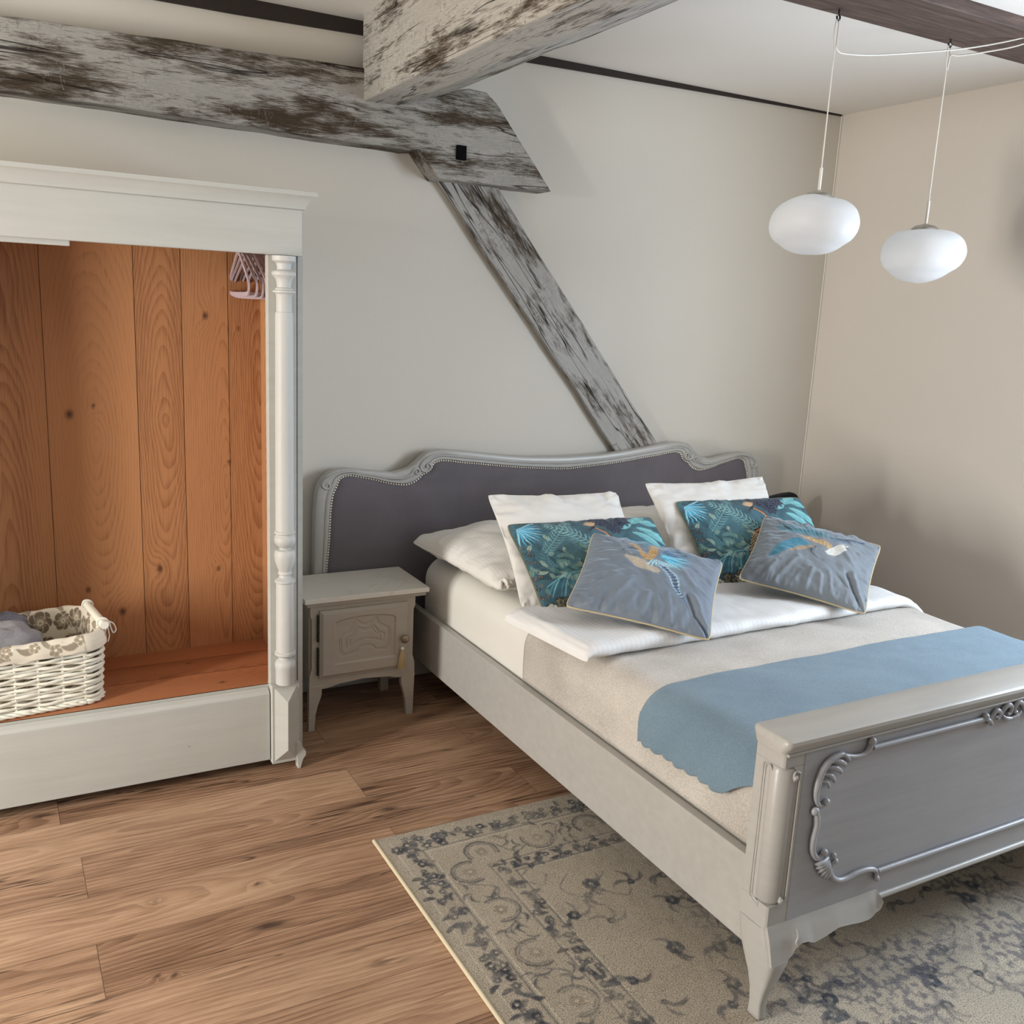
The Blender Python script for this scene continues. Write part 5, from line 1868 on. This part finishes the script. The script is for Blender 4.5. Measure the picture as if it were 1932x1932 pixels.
def bird_left():
    c = Canvas(400, 400, 0.43, 0.43, (116, 126, 138))
    c.a *= (1 + 0.06 * fbm(c.X * 8, c.Y * 8, 4, 3))[..., None]
    s = lambda p_: (p_[0] * 0.43, p_[1] * 0.43)
    rg = np.random.default_rng(5)
    # body
    c.stroke([s((0.31, 0.70)), s((0.42, 0.645)), s((0.54, 0.59))], [0.008, 0.024, 0.014], (178, 166, 148))
    for i in range(70):
        t = rg.uniform(0, 1)
        q = s((lerp(0.30, 0.55, t) + rg.normal(0, .01), lerp(0.705, 0.585, t) + rg.normal(0, .025)))
        c.stroke([q, (q[0] + .006, q[1] - .003)], 0.0009, (204, 190, 166), 0.7)
    # teal crest and back feathers
    for i in range(26):
        t = i / 25
        q = s((lerp(0.30, 0.43, t), lerp(0.95, 0.89, t)))
        a = lerp(2.3, 0.6, t)
        c.leaf(q, (q[0] + 0.040 * math.cos(a), q[1] + 0.040 * math.sin(a)), 0.0013, [(52, 130, 150), (88, 172, 190), (60, 96, 118)][i % 3], 0.95)
    for i in range(22):
        q = s((0.56 + rg.uniform(-.01, .01), 0.85 + rg.uniform(-.02, .02)))
        a = lerp(-0.25, 0.95, i / 21)
        ln = rg.uniform(0.07, 0.115)
        c.leaf(q, (q[0] + ln * math.cos(a), q[1] + ln * math.sin(a)), 0.0016, [(64, 106, 138), (48, 92, 124), (84, 132, 164)][i % 3], 0.85)
    for i in range(26):
        q = s((0.55 + rg.uniform(-.01, .01), 0.80 + rg.uniform(-.02, .02)))
        a = lerp(-0.75, 0.30, i / 25)
        ln = rg.uniform(0.06, 0.10)
        c.leaf(q, (q[0] + ln * math.cos(a), q[1] + ln * math.sin(a)), 0.0018, [(84, 196, 224), (140, 220, 236), (50, 140, 176)][i % 3], 0.95)
    for i in range(22):
        q = s((0.50 + 0.08 * i / 21, 0.735))
        a = lerp(-1.9, -0.35, i / 21)
        c.leaf(q, (q[0] + 0.045 * math.cos(a), q[1] + 0.045 * math.sin(a)), 0.0016, [(226, 232, 232), (120, 206, 224), (36, 120, 150)][i % 3], 0.95)
    # gold sequinned neck and head
    neck = smoothpath([s(q) for q in [(0.31, 0.885), (0.35, 0.875), (0.38, 0.84), (0.405, 0.80), (0.43, 0.755), (0.462, 0.735), (0.482, 0.78), (0.49, 0.86), (0.482, 0.915)]], 40)
    c.stroke(neck, [0.007, 0.009, 0.011, 0.014, 0.012], (176, 138, 82))
    for i in range(170):
        q = neck[rg.integers(40)] + rg.normal(0, 0.0055, 2)
        c.stroke([q, q], 0.0011, [(222, 190, 120), (140, 104, 60), (236, 214, 160), (120, 88, 52)][rg.integers(4)], 0.9)
    c.stroke(smoothpath([s(q) for q in [(0.263, 0.755), (0.288, 0.807), (0.33, 0.828), (0.379, 0.827)]], 12), [0.0009, 0.0018, 0.0018], (44, 54, 72))
    c.stroke(smoothpath([s(q) for q in [(0.285, 0.74), (0.30, 0.72), (0.40, 0.73)]], 12), 0.0009, (70, 84, 104))
    # barred tail
    tail = smoothpath([s(q) for q in [(0.555, 0.667), (0.602, 0.637), (0.668, 0.553), (0.712, 0.447), (0.743, 0.389), (0.805, 0.300)]], 60)
    c.stroke(tail, [0.006, 0.011, 0.010, 0.009, 0.002], (110, 132, 156))
    T_ = np.gradient(tail, axis=0)
    T_ /= np.linalg.norm(T_, axis=1)[:, None]
    Nr = np.stack([-T_[:, 1], T_[:, 0]], 1)
    for sg in (-1, 1):
        c.stroke(tail[:52] + Nr[:52] * 0.011 * sg * np.sin(np.linspace(0.4, math.pi, 52))[:, None], 0.0013, (206, 222, 232))
        c.stroke(tail[:46] + Nr[:46] * 0.017 * sg * np.sin(np.linspace(0.4, math.pi, 46))[:, None], 0.0009, (120, 186, 214), 0.8)
    for i in range(6, 52, 4):
        w_ = 0.0085 * math.sin(0.5 + 2.4 * i / 60)
        c.stroke([tail[i] - Nr[i] * w_, tail[i] + T_[i] * 0.003, tail[i] + Nr[i] * w_], 0.0018, (28, 34, 52))
    c.stroke(tail[8:], 0.0009, (34, 42, 62))
    return c


def bird_right():
    c = Canvas(400, 400, 0.43, 0.43, (120, 127, 134))
    c.a *= (1 + 0.06 * fbm(c.X * 8, c.Y * 8, 9, 3))[..., None]
    s = lambda p_: (p_[0] * 0.43, p_[1] * 0.43)
    rg = np.random.default_rng(8)
    spine = smoothpath([s(q) for q in [(0.30, 0.735), (0.424, 0.765), (0.528, 0.792), (0.64, 0.815)]], 40)
    tips = smoothpath([s(q) for q in [(0.10, 0.86), (0.136, 0.89), (0.196, 0.93), (0.256, 0.965), (0.312, 0.98), (0.374, 0.965), (0.432, 0.944), (0.486, 0.925), (0.547, 0.905), (0.62, 0.88), (0.70, 0.87)]], 40)
    for i in range(40):
        c.leaf(spine[i], tips[i], 0.0026, [(58, 110, 124), (78, 138, 150), (50, 82, 100)][i % 3], 0.95, 0.04)
    low = smoothpath([s(q) for q in [(0.17, 0.29), (0.152, 0.312), (0.149, 0.36), (0.179, 0.492), (0.238, 0.593), (0.298, 0.658)]], 34)
    for i in range(34):
        q = s((0.46 - 0.10 * i / 33, 0.665 + 0.03 * i / 33))
        c.leaf(q, low[i], 0.0028, [(60, 122, 146), (88, 160, 182), (52, 92, 118)][i % 3], 0.95, -0.05)
    # dark wing to the right
    for i in range(20):
        t = i / 19
        q = s((lerp(0.60, 0.84, t), lerp(0.80, 0.915, t)))
        c.leaf(q, (q[0] - 0.004 + 0.022 * t, q[1] + 0.020 * (1 - .5 * t)), 0.0026, (44, 50, 72), 0.95)
        c.leaf(q, (q[0] + 0.018, q[1] - 0.016 * (1 - t)), 0.0020, (78, 98, 122), 0.95)
    for i in range(18):
        q = s((0.50, 0.66))
        e = s((lerp(0.28, 0.36, i / 17), lerp(0.46, 0.60, i / 17)))
        c.leaf(q, e, 0.0015, [(176, 150, 118), (146, 126, 104)][i % 2], 0.8, 0.05)
    body = smoothpath([s(q) for q in [(0.33, 0.742), (0.42, 0.735), (0.503, 0.724), (0.57, 0.715), (0.61, 0.67)]], 30)
    c.stroke(body, [0.003, 0.008, 0.013, 0.015, 0.011], (166, 138, 98))
    for i in range(150):
        q = body[rg.integers(8, 30)] + rg.normal(0, 0.006, 2)
        c.stroke([q, q], 0.0011, [(214, 184, 118), (128, 98, 62), (232, 212, 160), (240, 236, 220)][rg.integers(4)], 0.9)
    c.stroke([s((0.615, 0.60)), s((0.65, 0.635)), s((0.70, 0.70)), s((0.73, 0.745))], [0.012, 0.022, 0.021, 0.010], (206, 204, 198))
    for i in range(90):
        t = rg.uniform(0, 1)
        q = s((lerp(0.61, 0.72, t) + rg.normal(0, .018), lerp(0.59, 0.72, t) + rg.normal(0, .018)))
        c.stroke([q, (q[0] + .002, q[1] + .002)], 0.0008, (236, 234, 228) if i % 2 else (168, 166, 164), 0.8)
    c.stroke([s((0.727, 0.751))] * 2, 0.0042, (34, 40, 52))
    c.leaf(s((0.735, 0.73)), s((0.755, 0.69)), 0.004, (96, 96, 100))
    c.stroke(smoothpath([s(q) for q in [(0.50, 0.65), (0.475, 0.60), (0.478, 0.545), (0.51, 0.51), (0.541, 0.484)]], 14), 0.0018, (58, 72, 86))
    c.stroke([s((0.50, 0.64)), s((0.495, 0.58))], 0.0022, (52, 62, 78))
    return c


FOLDS = [([(0.16, 0.03), (0.24, 0.22)], 0.005, 0.022), ([(0.27, 0.02), (0.36, 0.26), (0.40, 0.34)], 0.006, 0.022), ([(0.40, 0.02), (0.45, 0.20)], 0.004, 0.018), ([(0.52, 0.02), (0.53, 0.24)], 0.006, 0.020), ([(0.63, 0.02), (0.60, 0.20)], 0.005, 0.018), ([(0.72, 0.03), (0.66, 0.26)], 0.004, 0.018), ([(0.985, 0.02), (0.88, 0.16), (0.80, 0.33)], -0.010, 0.018), ([(0.985, 0.05), (0.92, 0.18), (0.85, 0.34)], 0.006, 0.022), ([(0.03, 0.30), (0.20, 0.36)], 0.004, 0.020), ([(0.03, 0.50), (0.18, 0.53)], 0.004, 0.018), ([(0.03, 0.66), (0.22, 0.66)], 0.004, 0.018), ([(0.03, 0.80), (0.16, 0.78)], 0.004, 0.018), ([(0.97, 0.40), (0.84, 0.44), (0.74, 0.56)], 0.004, 0.022), ([(0.97, 0.62), (0.85, 0.64)], 0.004, 0.020), ([(0.10, 0.10), (0.30, 0.40)], 0.005, 0.030)]
M_vel = mat_vcol('blue_grey_velvet', 0.62, 0.55, 600, 0.0004, 0, (0.72, 0.86, 1.0, 1), 0.3)
cG = [(1.763, 2.5794, 0.817), (2.0825, 2.2952, 0.7621), (1.813, 2.0208, 0.6219), (1.4945, 2.305, 0.6749)]
cH = [(2.5343, 2.5794, 0.8258), (2.794, 2.2609, 0.7689), (2.4765, 2.0296, 0.6219), (2.2168, 2.3491, 0.6778)]
make_cushion('cushion', cG, 'blue grey velvet cushion embroidered with a gold bird with long barred tail', 'cushion', M_vel, 0.060, 0.035, bird_left(), M_gold, (104, 114, 130), N=230, pinch=0.055, p=0.5, seed=26, wr=0.0075, wk=(4.5, 1.2), folds=FOLDS)
make_cushion('cushion', cH, 'blue grey velvet cushion with an embroidered bird with spread teal wings, on the right', 'cushion', M_vel, 0.060, 0.035, bird_right(), M_gold, (104, 112, 122), N=230, pinch=0.055, p=0.5, seed=29, wr=0.0075, wk=(4.5, 1.2), folds=FOLDS)

# ------------------------------------------------------------------ black chair beyond the bed
ch = thing('chair', 'black chair with a rounded backrest in the corner beyond the bed', 'chair', (3.25, 3.15, 0))
pl = []
for (cx_, cz_, a0) in ((3.395, 0.665, 90), (3.115, 0.645, 180)):
    pass
bp = [(3.06, 0.40), (3.06, 0.60)] + [(3.13 + 0.07 * math.cos(a), 0.62 + 0.085 * math.sin(a)) for a in np.linspace(math.pi, math.pi / 2, 8)] + [(3.26, 0.722), (3.34, 0.733)] + [(3.385 + 0.072 * math.cos(a), 0.660 + 0.075 * math.sin(a)) for a in np.linspace(math.pi / 2, 0, 10)] + [(3.457, 0.55), (3.45, 0.40)]
MB().prism(bp, 'y', 3.29, 3.315).build('backrest', M_black, ch, bevel=0.006, seg=3)
MB().box(3.06, 3.45, 2.98, 3.32, 0.385, 0.415).build('seat', M_black, ch, bevel=0.008, seg=3)
for (x, y) in ((3.08, 3.00), (3.43, 3.00), (3.08, 3.30), (3.43, 3.30)):
    MB().tube([(x, y, 0), (x, y, 0.39)], 0.012, 10).build('leg', M_black, ch, smooth=50)


# ------------------------------------------------------------------ pendant lamps
def lamp(x, y, zc, ztop, seed, label, cablepts, hookz):
    r = thing('pendant_lamp', label, 'pendant lamp', (x, y, zc), 'white glass pendant lamps')
    n, m = 40, 64
    V_ = np.zeros((n, m, 3))
    prf = smoothpath([(0.0, 0.078, 0), (0.05, 0.077, 0), (0.092, 0.066, 0), (0.122, 0.043, 0), (0.136, 0.010, 0), (0.135, -0.022, 0), (0.120, -0.050, 0), (0.098, -0.066, 0), (0.080, -0.080, 0), (0.055, -0.092, 0), (0.025, -0.098, 0), (0.0, -0.099, 0)], 60)
    lt_, lr_, lz_ = np.linspace(0, 1, 60), np.maximum(prf[:, 0], 0), prf[:, 1]
    for i in range(n):
        t = math.pi * i / (n - 1)
        for k_ in range(m):
            a = 2 * math.pi * k_ / m
            sl = i / (n - 1)
            pr = np.interp(sl, lt_, lr_)
            pz = np.interp(sl, lt_, lz_)
            wob = math.sin(t) * (0.030 * math.sin(3 * a + seed) + 0.020 * math.sin(2 * a + 2 * seed))
            low = max(0.0, -pz / 0.1)
            V_[i, k_] = (x + pr * (1 + wob) * math.cos(a) + 0.014 * low * math.cos(seed * 2.2), y + pr * (1 + wob) * math.sin(a), zc + pz + 0.006 * math.sin(t) * math.sin(2 * a + seed) - 0.004 * math.sin(t) * math.sin(3 * a))
    MB().grid(V_, False, True).build('glass_shade', M_opal, r, smooth=180, recalc=True)
    MB().lathe([(0.050, -0.012), (0.046, 0.002), (0.034, 0.012), (0.010, 0.018), (0.006, 0.020)], x, y, 28, zc + 0.078).build('cap', M_steel, r, smooth=40)
    MB().tube([(x, y, zc + 0.094), (x, y, ztop)], 0.0048, 10).build('stem', M_whiteplastic, r, smooth=50)
    cb = MB()
    cb.tube([(x, y, ztop - 0.002), (x, y, lerp(ztop, hookz, 0.5)), (x, y, hookz - 0.085)], 0.0019, 8)
    lp = [(x, y, hookz - 0.085), (x - 0.008, y, hookz - 0.05), (x - 0.006, y, hookz - 0.012), (x, y, hookz - 0.003), (x + 0.006, y, hookz - 0.012), (x + 0.007, y, hookz - 0.05), (x + 0.004, y, hookz - 0.085)]
    cb.tube(smoothpath(lp, 40), 0.0024, 8)
    cb.tube(smoothpath([lp[-1]] + cablepts, 60), 0.0026, 8)
    cb.build('cord', M_whiteplastic, r, smooth=60)
    return r


lamp(2.340, 2.30, 1.857, 2.022, 1, 'left of the two white glass pendant lamps, hung nearer the ceiling beam', [(2.352, 2.30, 2.366), (2.376, 2.30, 2.361), (2.485, 2.295, 2.372), (2.632, 2.285, 2.398), (2.80, 2.265, 2.430), (2.92, 2.225, 2.455), (3.02, 2.15, 2.482), (3.10, 2.06, CZ - 0.004)], 2.455)
lamp(2.857, 2.30, 1.797, 1.970, 4, 'right of the two white glass pendant lamps, hanging lower in front of the right wall', [(2.866, 2.298, 2.432), (2.89, 2.285, 2.432), (2.96, 2.24, 2.446), (3.04, 2.17, 2.468), (3.12, 2.06, CZ - 0.004)], 2.47)
for (x, lab, hz_) in ((2.342, 'small dark iron hook in the ceiling beam holding the left pendant lamp cord', 2.455), (2.858, 'small dark iron hook in the ceiling beam holding the right pendant lamp cord', 2.462)):
    hk = MB().tube(smoothpath([(x, 2.30, 2.482), (x, 2.30, hz_ + 0.012), (x + 0.006, 2.30, hz_ + 0.004), (x + 0.002, 2.30, hz_ - 0.006), (x - 0.006, 2.30, hz_ - 0.002), (x - 0.007, 2.30, hz_ + 0.006)], 24), 0.0028, 8)
    tag(hk.build('ceiling_hook', M_iron, None, smooth=60), lab, 'hook', 'hooks for the pendant lamps')

# ------------------------------------------------------------------ rug
RX0, RY1, RW, RL = 0.911, 2.360, 2.3, 2.9
cr = Canvas(920, 1160, RW, RL, (174, 164, 147))
rg = np.random.default_rng(41)
navy = [(58, 64, 74), (72, 76, 84), (48, 52, 62), (88, 90, 92)]
tone = [(206, 198, 180), (168, 160, 146), (196, 184, 164)]
fil = fbm(cr.X * 4, cr.Y * 4, 6, 5)
cr.a *= (1 + 0.10 * fil)[..., None]
for (e0, e1, n_) in (((0.0, 0.0), (0.0, RL), 0), ((0.0, 0.0), (RW, 0.0), 1), ((RW, 0.0), (RW, RL), 2), ((0, RL), (RW, RL), 3)):
    lng = math.hypot(e1[0] - e0[0], e1[1] - e0[1])
    d = ((e1[0] - e0[0]) / lng, (e1[1] - e0[1]) / lng)
    m_ = [(1, 0), (0, 1), (-1, 0), (0, -1)][n_]
    at_ = lambda s_, o__: (e0[0] + d[0] * s_ + m_[0] * o__, e0[1] + d[1] * s_ + m_[1] * o__)
    for (o__, w_, col) in ((0.108, 0.0022, (84, 88, 94)), (0.118, 0.0022, (206, 200, 184)), (0.036, 0.0018, (204, 198, 184)), (0.250, 0.0022, (92, 94, 98)), (0.258, 0.0018, (206, 200, 184)), (0.306, 0.0022, (78, 82, 90)), (0.314, 0.0016, (204, 198, 182))):
        cr.stroke([at_(o__, o__), at_(lng - o__, o__)], w_, col, 0.8)
    s_ = 0.06
    while s_ < lng - 0.06:
        # dark floral guard bands
        for (oc, hw) in ((0.072, 0.026), (0.282, 0.019)):
            if oc > 0.2 and (s_ < 0.28 or s_ > lng - 0.28):
                continue
            for q in range(5):
                p_ = at_(s_ + rg.uniform(-.03, .03), oc + rg.uniform(-hw, hw))
                r_ = rg.uniform(0.006, 0.014) * (1 if oc < .2 else .8)
                if rg.random() < 0.45:
                    cr.flower(p_, r_ * 1.3, 5, navy[rg.integers(4)], tone[rg.integers(3)], rg.uniform(0, 6))
                else:
                    a = rg.uniform(0, 6.28)
                    cr.leaf(p_, (p_[0] + 0.034 * math.cos(a), p_[1] + 0.034 * math.sin(a)), 0.0075, navy[rg.integers(4)], 0.9, 0.15)
        # large palmettes in the wide band
        s_ += 0.042
    s_ = 0.26
    k_ = 0
    while s_ < lng - 0.2:
        p_ = at_(s_, 0.185)
        sg = 1 if k_ % 2 else -1
        for r_ in (0.052, 0.043):
            pts = [at_(s_ + r_ * 0.95 * math.cos(a), 0.185 + sg * r_ * math.sin(a)) for a in np.linspace(-0.4, 3.6, 20)]
            cr.stroke(pts, 0.0036 if r_ > .045 else 0.0018, navy[k_ % 4], 0.85)
        cr.flower(p_, 0.020, 6, (150, 140, 124), (206, 190, 164), k_)
        for q in range(7):
            a = rg.uniform(0, 6.28)
            c_ = at_(s_ + 0.095 + rg.uniform(-.03, .03), 0.185 + rg.uniform(-.05, .05))
            cr.leaf(c_, (c_[0] + 0.04 * math.cos(a), c_[1] + 0.04 * math.sin(a)), 0.0045, navy[rg.integers(4)], 0.8, 0.3)
        cr.stroke(smoothpath([at_(s_ + 0.05, 0.185 + sg * 0.03), at_(s_ + 0.09, 0.185 - sg * 0.035), at_(s_ + 0.135, 0.185 - sg * 0.02)], 14), 0.0022, (84, 86, 90), 0.85)
        s_ += 0.185
        k_ += 1
# field: vine scrolls, rosettes and worn blue grey patches
for i in range(90):
    p_ = (rg.uniform(0.34, RW - 0.34), rg.uniform(0.34, RL - 0.34))
    a = rg.uniform(0, 6.28)
    L_ = rg.uniform(0.03, 0.08)
    cr.stroke(smoothpath([p_, (p_[0] + L_ * math.cos(a), p_[1] + L_ * math.sin(a)), (p_[0] + L_ * 1.3 * math.cos(a + 1.0), p_[1] + L_ * 1.3 * math.sin(a + 1.0)), (p_[0] + L_ * math.cos(a + 1.9), p_[1] + L_ * math.sin(a + 1.9))], 18), 0.0024, (96, 98, 100), 0.75)
for i in range(230):
    p_ = (rg.uniform(0.33, RW - 0.33), rg.uniform(0.33, RL - 0.33))
    cr.flower(p_, rg.uniform(0.008, 0.026), 6, navy[rg.integers(4)], tone[rg.integers(3)], rg.uniform(0, 6))
    for q in range(3):
        a = rg.uniform(0, 6.28)
        cr.leaf(p_, (p_[0] + 0.06 * math.cos(a), p_[1] + 0.06 * math.sin(a)), 0.006, navy[rg.integers(4)], 0.7, 0.25)
wear = np.clip((fbm(cr.X * 6, cr.Y * 6, 61, 5) + 0.15) * 1.3, 0, 0.8) * 0.75
w2 = np.clip((fbm(cr.X * 55, cr.Y * 55, 71, 3) + 0.05) * 1.6, 0, 0.9)
bse = la((174, 164, 148)) * (1 + 0.08 * fil)[..., None]
wm = np.clip(0.50 * wear + 0.34 * w2, 0, 0.62)[..., None]
cr.a = cr.a * (1 - wm) + bse * wm
pat = np.clip((fbm(cr.X * 3.2, cr.Y * 3.2, 81, 4) + 0.05) * 2.2, 0, 1) * np.clip((fbm(cr.X * 40, cr.Y * 40, 83, 3) + .15) * 2, 0, 1) * np.clip((np.minimum(np.minimum(cr.X, RW - cr.X), np.minimum(cr.Y, RL - cr.Y)) - 0.45) / 0.2, 0, 1)
cr.a = cr.a * (1 - 0.75 * pat[..., None]) + la((92, 91, 100)) * 0.75 * pat[..., None]
gu = np.concatenate([np.linspace(0, 1.75, 600), np.linspace(1.77, RW, 30)]) / RW
gv = np.concatenate([np.linspace(0, 1.50, 520), np.linspace(1.53, RL, 60)]) / RL
U, V_ = np.meshgrid(gu, gv, indexing='ij')
Z = 0.009 + 0.0007 * fbm(U * 60, V_ * 70, 3, 2)
e_ = np.minimum(np.minimum(U * RW, (1 - U) * RW), np.minimum(V_ * RL, (1 - V_) * RL))
Z = np.where(e_ < 0.001, 0.001, Z)
G = np.stack([RX0 + U * RW, RY1 - V_ * RL, Z], -1)
C = cr.sample(np.clip(U, 0, .9999), np.clip(V_, 0, .9999))
rug = thing('rug', 'faded oriental rug in beige and slate blue on the wooden floor under the bed', 'rug', (RX0 + RW / 2, RY1 - RL / 2, 0))
MB().grid(G[:, ::-1]).build('rug_pile', mat_vcol('rug_pile', 0.95, 0.15, 260, 0.004, 0.85), rug, smooth=180, cols={'paint': C[:, ::-1]}, recalc=False)
M_bind = mat_fabric('cream_binding', (206, 194, 166), 8, 400)
for xb in (RX0, RX0 + RW):
    MB().tube([(xb, RY1, 0.006), (xb, RY1 - RL, 0.006)], 0.0055, 8).build('edge_binding', M_bind, rug, smooth=60)
